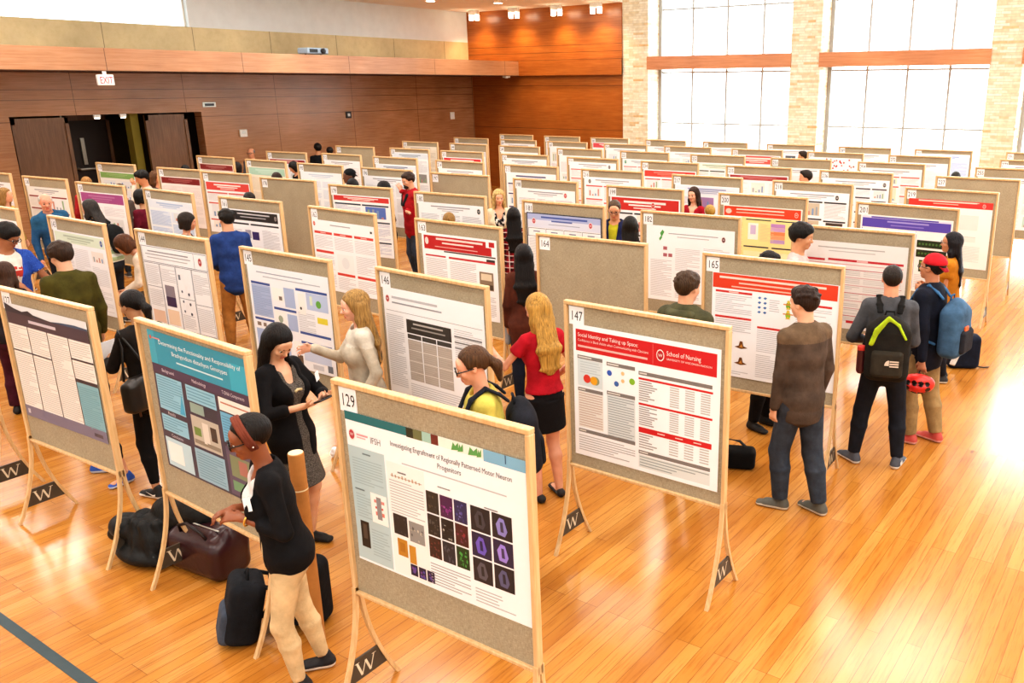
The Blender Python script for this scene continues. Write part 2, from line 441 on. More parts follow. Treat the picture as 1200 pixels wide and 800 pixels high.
XL, YB, ZC = -20., 21.3, 5.4
def wall(name, lo, hi, m, bev=0):
    b = MB(); b.box(lo, hi, 0, bev); return struct(name, b, m)
wall('floor', (-24, -9, -.2), (9, 22.6, 0), M['floor'])
# left wall, lower storey with the double doorway (three pieces of one plane)
b = MB(); b.box((XL-.3, -9, 0), (XL, 7.9, 3.47)); b.box((XL-.3, 11.95, 0), (XL, YB+.3, 3.47)); b.box((XL-.3, 7.9, 2.6), (XL, 11.95, 3.47))
struct('wall_left', b, M['wall_low'])
wall('trim_1', (XL, -9, 3.475), (-17.9, 21.2, 3.89), M['fascia'])          # projecting timber bulkhead along the left wall
wall('ceiling_soffit_shade', (XL, -9, 3.46), (-17.9, 21.2, 3.476), plain('soffit_shade_brown', '4a3020', .95))  # thin sheet added, its dark colour holding shade and stopping glare under the bulkhead
wall('trim_2', (XL-.3, -9, 3.89), (XL, YB+.3, 4.5), M['beige'])            # beige acoustic band above it
wall('wall_left_upper', (XL-.3, 11.95, 4.5), (XL, YB+.3, 5.7), M['white'])
wall('wall_left_upper_rear', (XL-.3, -9, 5.5), (XL, 11.95, 5.7), M['white'])
wall('ceiling', (XL-.3, -9, ZC), (-14.1, YB+.3, ZC+.3), M['ceil'])
wall('ceiling_high', (-14.1, -9, 8.6), (9, 22.6, 8.9), M['ceil'])
wall('ceiling_step', (-14.2, -9, ZC+.3), (-14.0, 21.1, 8.6), M['ceil'])
b = MB(); b.box((XL-.3, YB, 0), (-14.1, YB+.3, 3.47)); b.box((XL, YB-.12, 3.47), (-14.1, YB+.3, ZC)); b.box((-17.9, YB-.16, 3.47), (-14.1, YB, 3.9))
struct('wall_back', b, M['wall_back'])
wall('wall_right', (8, -9, 0), (8.3, 22.6, 8.6), M['white'])
wall('wall_front', (-20.3, -9.3, 0), (8.3, -9, 8.6), M['white'])
wall('wall_back_head', (-14.1, 21.75, 6.4), (8.3, 22.2, 8.6), M['jamb'])
wall('wall_back_sill', (-14.1, 21.75, 0), (8.3, 22.2, .3), M['jamb'])
# stone pillars and the tall windows between them
for i, (a, c) in enumerate(((-14.1, -13.25), (-8.99, -8.2), (-4.21, -3.52), (.5, 1.25), (5.3, 6.05))):
    b = MB(); b.box((a, YB-.08, 0), (c, 22.2, 8.6), 0); s = struct('pillar', b, M['stone'])
for i, (a, c) in enumerate(((-13.25, -8.99), (-8.2, -4.21), (-3.52, .5), (1.25, 5.3))):
    fr = MB(); y0, y1 = 21.86, 21.94
    fr.box((a, y0-.05, .3), (a+.09, y1, 6.4)); fr.box((c-.09, y0-.05, .3), (c, y1, 6.4))
    w = (c-a)/4
    for k in (1, 2, 3): fr.box((a+k*w-.024, y0, .3), (a+k*w+.024, y1, 6.4))
    for z in (.3, 2.13, 3.52, 3.95, 5.2, 6.36): fr.box((a, y0+.008, z-.02), (c, y1-.008, z+.02))
    f = link('window_%d' % (i+1), fr.mesh('window_frame', M['alu'])); f['kind'] = 'structure'
    g = MB(); g.box((a+.02, 21.9, .3), (c-.02, 21.906, 6.4)); link('pane', g.mesh('pane', M['glass']), f)
    bm_ = MB(); bm_.box((a-.02, YB-.12, 3.6), (c+.02, 21.8, 3.94)); o = link('trim_%d' % (i+3), bm_.mesh('beam', M['beam'])); o['kind'] = 'structure'
# clerestory window at the top of the left wall
fr = MB()
for z in (4.5, 5.48): fr.box((XL-.2, -9, z-.02 if z > 5 else z), (XL-.12, 11.95, z+.02))
for y in (11.93, 7.9, 3.9, -.1): fr.box((XL-.2, y-.02, 4.5), (XL-.12, y+.02, 5.5))
f = link('window_5', fr.mesh('clerestory', M['jamb'])); f['kind'] = 'structure'
g = MB(); g.box((XL-.17, -9, 4.5), (XL-.164, 11.95, 5.5)); link('pane', g.mesh('pane', M['glass']), f)
# double doorway on the left, a dark corridor behind it
b = MB()
b.box((-23.9, 6.6, 0), (-23.7, 13.2, 2.75)); b.box((-23.9, 6.6, 2.6), (XL-.3, 13.2, 2.75)); b.box((-23.9, 6.5, 0), (XL-.3, 6.7, 2.75))
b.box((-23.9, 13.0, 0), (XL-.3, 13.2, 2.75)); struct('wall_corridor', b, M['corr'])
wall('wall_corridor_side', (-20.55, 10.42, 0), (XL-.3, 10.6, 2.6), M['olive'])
def door_leaf(name, y0, y1, x, m, handle=None):
    b = MB(); b.box((x, y0, .01), (x+.06, y1, 2.56), 0, .006)
    d = link(name, b.mesh('door_leaf', m)); d['kind'] = 'structure'
    f = MB(); f.box((x+.05, y0, .01), (x+.085, y0+.07, 2.56)); f.box((x+.05, y1-.07, .01), (x+.085, y1, 2.56)); f.box((x+.05, y0, 2.44), (x+.085, y1, 2.56))
    link('door_frame', f.mesh('door_frame', M['door']), d)
    return d
door_leaf('door_1', 7.93, 9.0, XL-.12, M['door']); wall('corridor_dark_sheet', (-20.75, 11.3, 0), (-20.7, 13., 2.6), M['darkdoor'])  # dark sheet added behind the gap beside the right leaf, standing in for shade
door_leaf('door_2', 10.62, 11.6, XL-.12, M['door'])
d3 = door_leaf('door_3', 9.55, 10.55, -21.6, M['darkdoor'])
h = MB(); h.box((-21.53, 9.84, 1.45), (-21.49, 9.92, 2.05)); link('door_plate', h.mesh('door_plate', M['steel']), d3)
h = MB(); h.tube([(-21.5, 9.68, 1.38), (-21.45, 9.72, 1.35), (-21.45, 10.32, 1.35), (-21.5, 10.36, 1.38)], .03); link('push_bar', h.mesh('push_bar', M['steel']), d3)
# tape line on the floor
b = MB(); b.box((-9., 1.655, .0005), (.5, 1.715, .002)); tag(link('floor_tape', b.mesh('floor_tape', M['tape'])), 'dark grey tape line stuck straight across the wooden floor', 'tape')
# things fixed to the walls
def exit_sign():
    r = empty('exit_sign', (-17.86, 8.82, 3.2)); tag(r, 'white exit sign with red letters hanging under the timber bulkhead', 'sign')
    b = MB(); b.box((-.04, -.15, 0), (.04, .15, .2), 0, .01); link('housing', b.mesh('housing', M['white_pl']), r)
    v, f, w = text2d('EXIT'); s = .18; b = MB(); b.add([(.043, (x-w/2)*s*.66, .036+y*s) for x, y in v], f, 0)
    link('lettering', b.mesh('lettering', M['red']), r)
    b = MB(); b.box((-.02, -.03, .2), (.02, .03, .26)); link('bracket', b.mesh('bracket', M['white_pl']), r)
exit_sign()
def fixture(name, label, cat, lo, hi, m, det=None):
    b = MB(); b.box(lo, hi, 0, .008); o = tag(link(name, b.mesh(name, m)), label, cat)
    if det: d = MB(); d.box(*det[0], 0, .004); link(det[1], d.mesh(det[1], det[2]), o)
fixture('door_sign', 'small grey sign plate on the wood wall beside the doorway', 'sign', (XL, 12.0, 2.7), (XL+.02, 12.34, 2.82), M['steel'], (((XL+.02, 12.05, 2.73), (XL+.024, 12.29, 2.79)), 'sign_text', M['black_pl']))
fixture('thermostat', 'small white box on the wood wall right of the doorway', 'thermostat', (XL, 12.86, 1.97), (XL+.05, 13.06, 2.15), M['white_pl'], (((XL+.05, 12.91, 2.05), (XL+.056, 13.01, 2.11)), 'display', M['steel']))
fixture('wall_outlet', 'small black plate on the middle of the long wood wall', 'outlet', (XL, 16.15, 2.32), (XL+.03, 16.33, 2.5), M['black_pl'], (((XL+.03, 16.2, 2.37), (XL+.036, 16.28, 2.45)), 'socket', M['steel']))
fixture('wall_switch', 'small white switch plate near the far corner of the wood wall', 'switch', (XL, 20.2, 2.16), (XL+.03, 20.38, 2.38), M['white_pl'], (((XL+.03, 20.25, 2.22), (XL+.036, 20.33, 2.32)), 'toggle', M['card']))
fixture('smoke_detector', 'white detector under the bulkhead at the far left corner', 'detector', (-18.1, 20.6, 3.41), (-17.95, 20.8, 3.475), M['white_pl'], (((-18.06, 20.66, 3.395), (-17.99, 20.74, 3.41)), 'sensor', M['card']))
for i, y in enumerate((9.5, 10.05)):
    fixture('corridor_lamp', ('small square lamp over the dark doorway, nearer the left door leaf', 'small square lamp over the dark doorway, nearer the right door leaf')[i], 'lamp', (XL-.02, y, 2.53), (XL+.03, y+.14, 2.6), M['white_pl'], (((XL, y+.02, 2.515), (XL+.02, y+.12, 2.53)), 'lens', M['glow']))
def projector():
    r = empty('projector', (-18.25, 13.95, 3.89)); tag(r, 'silver video projector sitting on the timber bulkhead ledge', 'projector')
    b = MB(); b.box((-.2, -.3, .03), (.2, .3, .17), 0, .02); link('body', b.mesh('body', plain('silver_case', '9fb4c8', .4)), r)
    b = MB(); b.lathe([(.06, 0), (.06, .05), (.045, .06)], 16); me = b.mesh('lens', M['black_pl'], smooth=True); o = link('lens', me, r, (.2, .12, .1)); o.rotation_euler = (0, PI/2, 0)
    b = MB(); b.box((.2, -.25, .06), (.205, -.02, .14)); link('vent', b.mesh('vent', M['black_pl']), r)
    for y in (-.22, .22):
        b = MB(); b.lathe([(.02, 0), (.015, .035)], 10, 0, (0, y)); link('foot', b.mesh('foot', M['black_pl']), r)
projector()
for i, x in enumerate((-19.35, -17.75, -16.15, -14.75)):
    r = empty('track_light', (x, 20.75, 5.13)); tag(r, 'glowing track spotlight at the far ceiling edge, %s from the left corner' % ('first', 'second', 'third', 'last')[i], 'spotlight', 'track spotlights over the far wood wall')
    b = MB(); b.box((-.12, -.05, .13), (.26, .05, .27), 0, .01); link('track_box', b.mesh('track_box', M['white_pl']), r)
    for dx in (-.04, .2):
        b = MB(); b.lathe([(.065, -.02), (.07, .13)], 14, 0, (dx, 0)); h = link('lamp_head', b.mesh('lamp_head', M['glow']), r)
    L = bpy.data.lights.new('spot', 'SPOT'); L.energy = 140; L.spot_size = 2.2; L.spot_blend = 1.; L.color = (1, .72, .4); L.shadow_soft_size = .08
    o = bpy.data.objects.new('track_lamp', L); COL.objects.link(o); o.location = (x+.08, 20.55, 5.05); o.rotation_euler = (.3, 0, 0)
for i, (x, y) in enumerate(((-18.2, 15.2), (-18.1, 17.8), (-17.0, 19.3))):
    r = empty('ceiling_downlight', (x, y, ZC)); tag(r, 'round recessed ceiling downlight, %s along the left side' % ('nearest', 'middle one', 'farthest')[i], 'downlight', 'recessed ceiling downlights')
    b = MB(); b.lathe([(.13, -.004), (.15, -.012), (.15, 0)], 20); link('rim', b.mesh('rim', M['white_pl']), r)
    b = MB(); b.lathe([(.11, -.016), (.11, -.005)], 20); link('diffuser', b.mesh('diffuser', M['glow']), r)
# ------------------------------------------------------------------ display boards
BW, BT, BB = 1.22, 1.807, .621
def legcurve(foot_y, side, n=10):
    P = []
    for i in range(n+1):
        s = i/n; z = .66*(1-s)
        y = side*.014+(foot_y-side*.014)*(s**1.9); P.append((y, z))
    return P
def leg_mesh(x, side):
    fy = -.193 if side < 0 else .216; P = legcurve(fy, side); b = MB(); vs = []; w = .0125; d = .011
    for i, (y, z) in enumerate(P):
        for (dx, dy) in ((-w, -d), (w, -d), (w, d), (-w, d)): vs.append((x+dx, y+dy, z))
    fs = [(0, 1, 2, 3), tuple(4*(len(P)-1)+k for k in (3, 2, 1, 0))]
    for i in range(len(P)-1):
        for k in range(4): fs.append((4*i+k, 4*(i+1)+k, 4*(i+1)+(k+1) % 4, 4*i+(k+1) % 4))
    b.add(vs, fs); return b.mesh('leg', M['oak'])
def plate_mesh(x):
    b = MB(); zt, zb = .245, .115
    def yy(z, side): s = 1-z/.66; fy = -.193 if side < 0 else .216; return side*.014+(fy-side*.014)*(s**1.9)
    q = [(yy(zb, -1), zb), (yy(zb, 1), zb), (yy(zt, 1), zt), (yy(zt, -1), zt)]
    t = .006; vs = [(x-t, y, z) for y, z in q]+[(x+t, y, z) for y, z in q]
    b.add(vs, [(3, 2, 1, 0), (4, 5, 6, 7), (0, 1, 5, 4), (1, 2, 6, 5), (2, 3, 7, 6), (3, 0, 4, 7)])
    # the letter W with serifs, on both faces
    W = [((-.5, .5), (-.25, -.5), .12), ((-.25, -.5), (0, .42), .06), ((0, .42), (.25, -.5), .12), ((.25, -.5), (.5, .5), .06),
         ((-.62, .5), (-.36, .5), .05), ((.38, .5), (.62, .5), .05)]
    for sx in (-1, 1):
        for (p, q_, th) in W:
            p = np.array(p); q2 = np.array(q_); dv = q2-p; nv = np.array([-dv[1], dv[0]]); nv = nv/np.linalg.norm(nv)*th/2
            pts = [p+nv, p-nv, q2-nv, q2+nv]
            b.add([(x+sx*(t+.0012), sx*a*.115, .178+c*.085) for a, c in pts], [(0, 1, 2, 3)], 1)
    return b.mesh('name_plate', [M['plate'], M['platelet']])
def board_parts():
    P = []
    b = MB(); b.box((-BW/2+.02, .0, BB+.012), (BW/2-.02, .016, BT-.02)); P.append(('panel', b.mesh('panel', M['fabric'])))
    b = MB(); b.box((-BW/2, -.022, BT-.026), (BW/2, .022, BT), 0, .004); P.append(('top_rail', b.mesh('top_rail', M['oak'])))
    b = MB(); b.box((-BW/2+.022, -.019, BB), (BW/2-.022, .019, BB+.02), 0, .003); P.append(('bottom_rail', b.mesh('bottom_rail', M['oak'])))
    for s in (-1, 1):
        b = MB(); x0 = -BW/2 if s < 0 else BW/2-.025; b.box((x0, -.022, BB-.01), (x0+.025, .022, BT-.026), 0, .004); P.append(('side_rail', b.mesh('side_rail', M['oak'])))
    for s in (-1, 1):
        x = s*(BW/2-.0125)
        P.append(('leg', leg_mesh(x, -1))); P.append(('leg', leg_mesh(x, 1))); P.append(('name_plate', plate_mesh(x)))
    return P
BPARTS = board_parts()
def card_mesh(num):
    b = MB(); x0, x1, z0, z1 = -BW/2+.034, -BW/2+.154, 1.648, 1.772
    b.box((x0, -.0035, z0), (x1, -.0005, z1))
    v, f, w = text2d(str(num)); s = .092; sc = .098/(w*s) if w*s > .098 else 1
    b.add([(x0+.06+(px-w/2)*s*sc, -.0042, z0+.03+py*s) for px, py in v], [q for q in f], 1)
    return b.mesh('number_card', [M['card'], M['ink']])

# ------------------------------------------------------------------ posters
PGRID = (12, 9)
class Poster:
    """flat printed sheet; u runs right and v down, both 0..1; every mark is a thin piece of the one mesh"""
    def __init__(s, w=1.11, h=.865, seed=0, bg='f3f5f9', amp=.0025):
        s.w, s.h, s.b, s.seed, s.amp = w, h, MB(), seed, amp; s.rng = random.Random(seed); s.layer = 1
        n, m = PGRID; vs = []; fs = []; c = lin(bg)
        for j in range(m+1):
            for i in range(n+1): vs.append(s.pt(i/n, j/m, 0))
        for j in range(m):
            for i in range(n): a = j*(n+1)+i; fs.append((a, a+n+1, a+n+2, a+1))
        s.b.add(vs, fs, 0, c)
    def pt(s, u, v, layer):
        wv = s.amp*(1+math.sin(u*5.1+s.seed*1.7)*math.cos(v*4.3+s.seed))+.006*max(0, v-.8)*(1+math.sin(s.seed*3.))
        return ((u-.5)*s.w, -(.002+wv+layer*.00045), -v*s.h)
    def rect(s, u0, v0, u1, v1, c, lay=None):
        nu = max(1, math.ceil((u1-u0)*6)); nv = max(1, math.ceil((v1-v0)*5)); vs = []; fs = []; L = s.layer if lay is None else lay
        for j in range(nv+1):
            for i in range(nu+1): vs.append(s.pt(u0+(u1-u0)*i/nu, v0+(v1-v0)*j/nv, L))
        for j in range(nv):
            for i in range(nu): a = j*(nu+1)+i; fs.append((a, a+nu+1, a+nu+2, a+1))
        s.b.add(vs, fs, 0, lin(c))
    def poly(s, pts, c, lay=3):
        s.b.add([s.pt(u, v, lay) for u, v in pts][::-1], [list(range(len(pts)))], 0, lin(c))
    def disc(s, u, v, r, c, lay=3, sy=1.):
        a = s.w/s.h
        s.poly([(u+r*math.cos(2*PI*k/14), v-r*sy*a*math.sin(2*PI*k/14)) for k in range(14)], c, lay)
    def text(s, st, u, v, h, c, align='L', lay=3, wide=1., fit=None):
        vs, fs, w = text2d(st); k = h/.72; ku = fit/w if fit else k/s.w*wide; u0 = u-(w*ku/2 if align == 'C' else 0)
        s.b.add([s.pt(u0+x*ku, v-y*k/s.h, lay) for x, y in vs], fs, 0, lin(c))
    def lines(s, u0, v0, u1, v1, n=None, c='c4c6cb', lay=2, th=.36, ragged=True):
        pitch = .018; n = n or max(1, int((v1-v0)/pitch)); p = (v1-v0)/n
        for i in range(n):
            e = u1 if (not ragged or s.rng.random() < .7) else u0+(u1-u0)*s.rng.uniform(.45, .95)
            s.rect(u0, v0+i*p+p*.25, e, v0+i*p+p*(.25+th), c, lay)
    def crest(s, u, v, r, c='c03040', c2='f2e8e4'):
        s.disc(u, v, r, c2, 3, 1.35); s.disc(u, v, r*.82, c, 4, 1.35)
        s.text('W', u, v+r*.45, r*s.w*.75, c2, 'C', 5)
    def mesh(s): return s.b.mesh('poster', M['print'])

def shade(c, k): return ''.join('%02x' % max(0, min(255, int(int(c[i:i+2], 16)*k))) for i in (0, 2, 4))
def generic(seed, head, hh=.14, cols=3, bar=None, txt='b4b6bc', bg='f3f5f9', accents=(), crest=None, boxed=None, htxt='f3e9e6', inset=.02, body=None):
    p = Poster(seed=seed, bg=bg); r = p.rng
    if head:
        p.rect(inset, inset, 1-inset, inset+hh, head)
        p.rect(.2, inset+hh*.22, .8, inset+hh*.4, htxt, 3); p.rect(.27, inset+hh*.5, .73, inset+hh*.63, htxt, 3); p.rect(.34, inset+hh*.75, .66, inset+hh*.83, htxt, 3)
    else:
        p.rect(.2, .045, .8, .062, '9a9aa4', 3); p.rect(.3, .08, .7, .094, 'a8a8b0', 3); p.rect(.37, .11, .63, .12, 'b6b6bc', 3)
    if crest: p.crest(crest[0], inset+hh*.5 if head else .085, .028, crest[1], crest[2] if len(crest) > 2 else 'f2e8e4')
    if body: p.rect(inset, inset+hh+.015, 1-inset, .985, body)
    v0 = inset+hh+.04; cw = (1-2*inset)/cols
    for k in range(cols):
        u0 = inset+k*cw+.012; u1 = inset+(k+1)*cw-.012; v = v0
        while v < .93:
            L = r.uniform(.14, .34); e = min(.97, v+L)
            if boxed: p.rect(u0, v, u1, e, boxed, 1)
            if bar: p.rect(u0, v, u1, v+.026, bar, 2)
            v2 = v+(.035 if bar else .01)
            if r.random() < .38 and e-v2 > .1:
                a = r.uniform(.1, .3)
                p.rect(u0+(u1-u0)*.12, v2, u0+(u1-u0)*.88, e-.03, r.choice(['e4e7ec', 'dfe3e6', 'ece7e0'] if not accents else list(accents)), 2)
                for q in range(4):
                    x = u0+(u1-u0)*(.2+.17*q); p.rect(x, e-.035-r.uniform(.02, max(.025, e-v2-.06)), x+(u1-u0)*.08, e-.035, r.choice(['7f9cc4', '9aa3ad', 'c58a7c', '8fae8a']), 3)
            else: p.lines(u0+.006, v2, u1-.006, e-.012, None, txt)
            v = e+.02
    return p

def poster_129():
    p = Poster(1.12, .81, 3)
    p.rect(0, 0, .37, .055, '1f7178'); p.rect(.37, 0, .41, .06, '2e3426'); p.rect(.41, .0, .46, .06, '6d7550'); p.rect(.46, .0, .51, .06, '9fc6bd'); p.rect(.51, .0, .55, .06, '6f2f2a')
    p.rect(.55, .0, .79, .06, 'e9efe6'); p.rect(.79, .0, 1, .07, '7fb4d2'); p.rect(.9, .0, .905, .05, '345a80', 3)
    for u, w in ((.62, .04), (.655, .03), (.71, .05), (.755, .025)): p.poly([(u, .06), (u+.012, .01), (u+w*.6, .03), (u+w, .005), (u+w, .05)], '5fa25c', 4)
    p.crest(.035, .145, .02, 'b8414e'); p.rect(.065, .13, .135, .142, 'd9a0a6', 3); p.rect(.065, .15, .12, .158, 'dcb0b4', 3)
    p.text('IFSH', .148, .17, .034, '77777c', fit=.062)
    p.text('Investigating Engraftment of Regionally Patterned Motor Neuron', .6, .145, .027, '4a4a52', 'C', fit=.66); p.text('Progenitors', .6, .2, .027, '4a4a52', 'C', fit=.13)
    p.rect(.33, .235, .9, .243, 'bcbcc2', 2)
    p.rect(0, .22, .225, .985, 'b5ccd2'); p.rect(.235, .25, .455, .985, 'efefee'); p.rect(.09, .25, .14, .26, '6d7f86', 3); p.lines(.02, .29, .205, .47, None, '9db5bc'); p.rect(.02, .5, .08, .51, '6d7f86', 3); p.lines(.02, .53, .11, .7, None, '9db5bc')
    p.rect(.115, .5, .215, .7, 'f4f2f0', 2); p.rect(.135, .54, .2, .56, 'd08a86', 3); p.rect(.14, .585, .19, .6, 'cf5a52', 3); p.rect(.14, .62, .195, .645, 'd77d70', 3); p.rect(.15, .52, .18, .67, '8c8c90', 3)
    p.rect(.03, .72, .085, .9, '2a2622', 2); p.rect(.045, .74, .07, .84, '564a42', 3); p.lines(.1, .75, .21, .94, None, '9db5bc')
    p.rect(.3, .3, .35, .31, '77777c', 3); p.rect(.255, .335, .44, .338, '8c6a50', 3)
    for k in range(9): p.rect(.262+k*.02, .322+.004*(k % 3), .27+k*.02, .345, 'b9a48e', 3)
    p.lines(.245, .36, .445, .58, None, 'b8b8bc')
    def pic(u0, v0, u1, v1, bgc, cols, n=9):
        p.rect(u0, v0, u1, v1, bgc, 2)
        for q in range(n):
            a = p.rng.uniform(u0+.008, u1-.012); c = p.rng.uniform(v0+.012, v1-.02); w = p.rng.uniform(.003, .012); h = p.rng.uniform(.006, .03)
            p.poly([(a, c), (a+w, c+h*.3), (a+w*.7, min(v1-.004, c+h)), (a-w*.3, min(v1-.004, c+h*.7))], p.rng.choice(cols), 4)
    pic(.25, .585, .335, .72, '2c2a2c', ['4a484a', '3a3839']); pic(.345, .6, .435, .735, '8f8f8e', ['c9c4b4', 'b6b0a0', '5a5a5c', 'd8d0b4'])
    p.rect(.265, .745, .325, .86, 'b98430', 2); p.rect(.335, .765, .375, .885, 'c08a34', 2); p.rect(.278, .77, .31, .83, 'a87224', 3)
    for k in range(3): pic(.335+k*.05, .89, .378+k*.05, .965, '221c3c', ['5a50a8', '7c4a96'])
    cols = [['3a3634', '4c443c', '5a5040'], ['7a2e78', '8c3a8c', 'a050a0'], ['4a4a8c', '5a58a0', '7472b4']]
    p.rect(.53, .31, .6, .318, '8a8a90', 3); p.rect(.78, .345, .85, .353, '8a8a90', 3)
    for rr in range(3):
        for cc in range(3):
            bgc = ('33302c', '4c2450', '33325a')[cc] if rr == 0 else ('2c2a2a', '202024', '4a2428')[cc] if rr == 1 else ('3a2422', '2a2a34', '1e3a20')[cc]
            hl = cols[cc] if rr == 0 else (['565250'], ['3c3c40', 'a8a8a0'], ['8c3440', '6c3c50']) [cc] if rr == 1 else (['6c3a38'], ['50505c'], ['3c8c40', '50a850'])[cc]
            pic(.46+cc*.078, .36+rr*.145, .53+cc*.078, .495+rr*.145, bgc, hl, 12)
    for rr in range(3):
        for cc in range(2):
            u0 = .705+cc*.112; v0 = .36+rr*.16; p.rect(u0, v0, u0+.102, v0+.15, '26242c' if rr != 1 else '2c2648', 2)
            c = ('44444e', '8a86c8', '6a5ac0', '9a86dc', '5c5a66', '5a5c80')[rr*2+cc]; x, y = u0+.05, v0+.075
            p.poly([(x-.02, y+.05), (x-.03, y-.01), (x-.01, y-.055), (x+.012, y-.05), (x+.028, y+.02), (x+.015, y+.055)], c, 4)
            p.poly([(x-.006, y+.03), (x-.008, y-.03), (x+.006, y-.03), (x+.01, y+.03)], shade(c, .45), 5)
    p.lines(.46, .82, .685, .97, None, 'a8a8ac'); p.lines(.71, .87, .92, .97, None, 'b4b4b8')
    return p
def poster_147():
    p = Poster(1.1, .93, 2); R = 'c8262c'
    p.rect(.02, .035, .975, .195, R); p.text('Social Identity and Taking up Space:', .035, .087, .027, 'f8efec', fit=.43); p.text('Confidence in Black Adults when Communicating with Clinicians', .035, .122, .018, 'f0dcd8', fit=.5); p.rect(.035, .15, .53, .165, 'e4b4b0', 3)
    p.rect(.565, .045, .567, .185, 'e08a88', 3); p.crest(.615, .115, .026, 'b02630', 'f4ece8'); p.text('School of Nursing', .655, .108, .031, 'f8efec', fit=.22); p.text('UNIVERSITY OF WISCONSIN-MADISON', .655, .14, .014, 'f0dcd8', fit=.29)
    g = '807c7a'
    def bar(u0, v, u1, t): p.rect(u0, v, u1, v+.027, g, 2); p.rect(u0+.006, v+.008, u0+.006+t, v+.018, 'd9d6d2', 3)
    bar(.03, .225, .215, .1); p.rect(.03, .255, .215, .455, 'd3dfe4'); p.lines(.05, .265, .2, .36, None, 'bccbd2'); p.disc(.1, .395, .027, 'd04038', 4); p.disc(.165, .4, .027, '9aa07c', 3); p.disc(.15, .4, .027, 'e2a52c', 4)
    bar(.03, .47, .215, .05); p.rect(.03, .5, .215, .775, 'e3e1dc'); p.lines(.036, .505, .21, .77, None, 'c2aca4')
    bar(.245, .235, .445, .08); p.disc(.265, .315, .018, '3f62b8', 3); p.disc(.315, .385, .017, '4c72b4', 3); p.disc(.36, .3, .012, 'e8c08c', 3); p.disc(.36, .355, .012, 'e8c08c', 3); p.disc(.425, .345, .02, '86b838', 3)
    bar(.245, .45, .445, .09); p.rect(.245, .48, .445, .8, 'd4dcdf'); p.lines(.252, .485, .438, .8, None, '9aa6ac')
    bar(.03, .79, .445, .05); p.lines(.03, .835, .445, .965, None, 'b0b0b2')
    bar(.47, .255, .95, .05); p.rect(.47, .3, .955, .315, R, 2)
    def table(v0, v1, n):
        for i in range(n):
            v = v0+(v1-v0)*i/n; p.rect(.472, v, .472+p.rng.uniform(.05, .13), v+.009, 'a4a4a4', 2)
            for k in range(3): p.rect(.68+k*.1, v, .74+k*.1, v+.009, 'bdbdbd', 2)
    table(.325, .475, 9); p.rect(.47, .485, .955, .5, R, 2); table(.51, .655, 9); p.rect(.47, .665, .955, .705, R, 2)
    for k in range(3): p.rect(.6+k*.12, .68, .65+k*.12, .688, 'f0d0cc', 3)
    table(.715, .83, 6); bar(.47, .84, .95, .06); p.rect(.47, .875, .95, .97, 'd8dfe0'); p.lines(.478, .88, .944, .965, None, '98a4a6')
    return p
def poster_165():
    p = Poster(1.1, .9, 5); R = 'd8472c'; b = 'cf3a3a'
    p.rect(.005, .005, .985, .145, R); p.rect(.06, .03, .9, .05, 'f6d8cc', 3); p.rect(.22, .075, .7, .09, 'f0c4b4', 3); p.rect(.16, .115, .78, .127, 'f0c4b4', 3)
    p.rect(.03, .165, .33, .185, b, 2); p.rect(.14, .17, .22, .18, 'f0d0cc', 3); p.lines(.03, .2, .33, .385); p.rect(.03, .41, .33, .43, b, 2); p.lines(.03, .44, .33, .58)
    for v in (.67, .83): p.poly([(.2, v+.03), (.235, v+.015), (.245, v-.03), (.265, v-.03), (.275, v+.015), (.31, v+.03), (.255, v+.045)], '6f4524', 3); p.poly([(.24, v+.03), (.27, v+.03), (.26, v-.005)], 'c88a3c', 4)
    p.lines(.04, .7, .18, .76); p.lines(.04, .86, .18, .92); p.lines(.1, .94, .32, .98)
    for r in range(4):
        for c in range(2):
            u, v = .39+c*.045, .2+r*.045; p.poly([(u-.014, v), (u, v-.014), (u+.016, v-.006), (u+.003, v+.012)], '4a7ab8', 3)
    p.lines(.47, .2, .55, .32)
    for v, c1, c2 in ((.24, '7fae3c', 'd8c24a'), (.33, '9cc83c', 'e2c04c')):
        p.disc(.62, v, .02, c1, 3, 1.4); p.disc(.62, v-.035, .012, c2, 4); p.poly([(.58, v-.015), (.66, v-.015), (.66, v-.005), (.58, v-.005)], 'd88a3c', 3); p.poly([(.6, v+.035), (.64, v+.035), (.62, v+.01)], c2, 4)
    p.rect(.38, .47, .63, .49, b, 2); p.lines(.38, .5, .63, .72); p.lines(.38, .74, .63, .97)
    p.rect(.68, .2, .95, .22, b, 2); p.lines(.68, .24, .95, .6); p.rect(.68, .62, .95, .64, b, 2); p.lines(.68, .66, .95, .95)
    return p
def poster_146():
    p = Poster(1.11, .9, 4)
    p.crest(.045, .1, .022, 'b04a50'); p.rect(.09, .07, .56, .09, 'bebec4', 3); p.rect(.09, .12, .6, .133, '9c9ca4', 3); p.rect(.02, .2, .98, .204, '9a9a9e', 2)
    p.lines(.02, .235, .2, .9); p.rect(.23, .25, .68, .37, '3a3836', 2); p.rect(.3, .275, .6, .29, 'b8b4b0', 3); p.rect(.28, .315, .62, .328, '9a9692', 3)
    for k in range(3):
        u0 = .235+k*.15; p.rect(u0, .38, u0+.14, .42, '4a4846', 2); p.rect(u0, .43, u0+.14, .8, 'b4aca4', 2); p.lines(u0+.008, .44, u0+.132, .79, None, 'c4bcb4', 3)
    for q in range(3): p.rect(.235, .52+q*.1, .675, .526+q*.1, 'e8e4de', 4)
    p.lines(.71, .24, .97, .6); 
    for q in range(3): p.rect(.71, .3+q*.05, .97, .312+q*.05, '77777a', 4)
    p.lines(.23, .83, .97, .97)
    return p
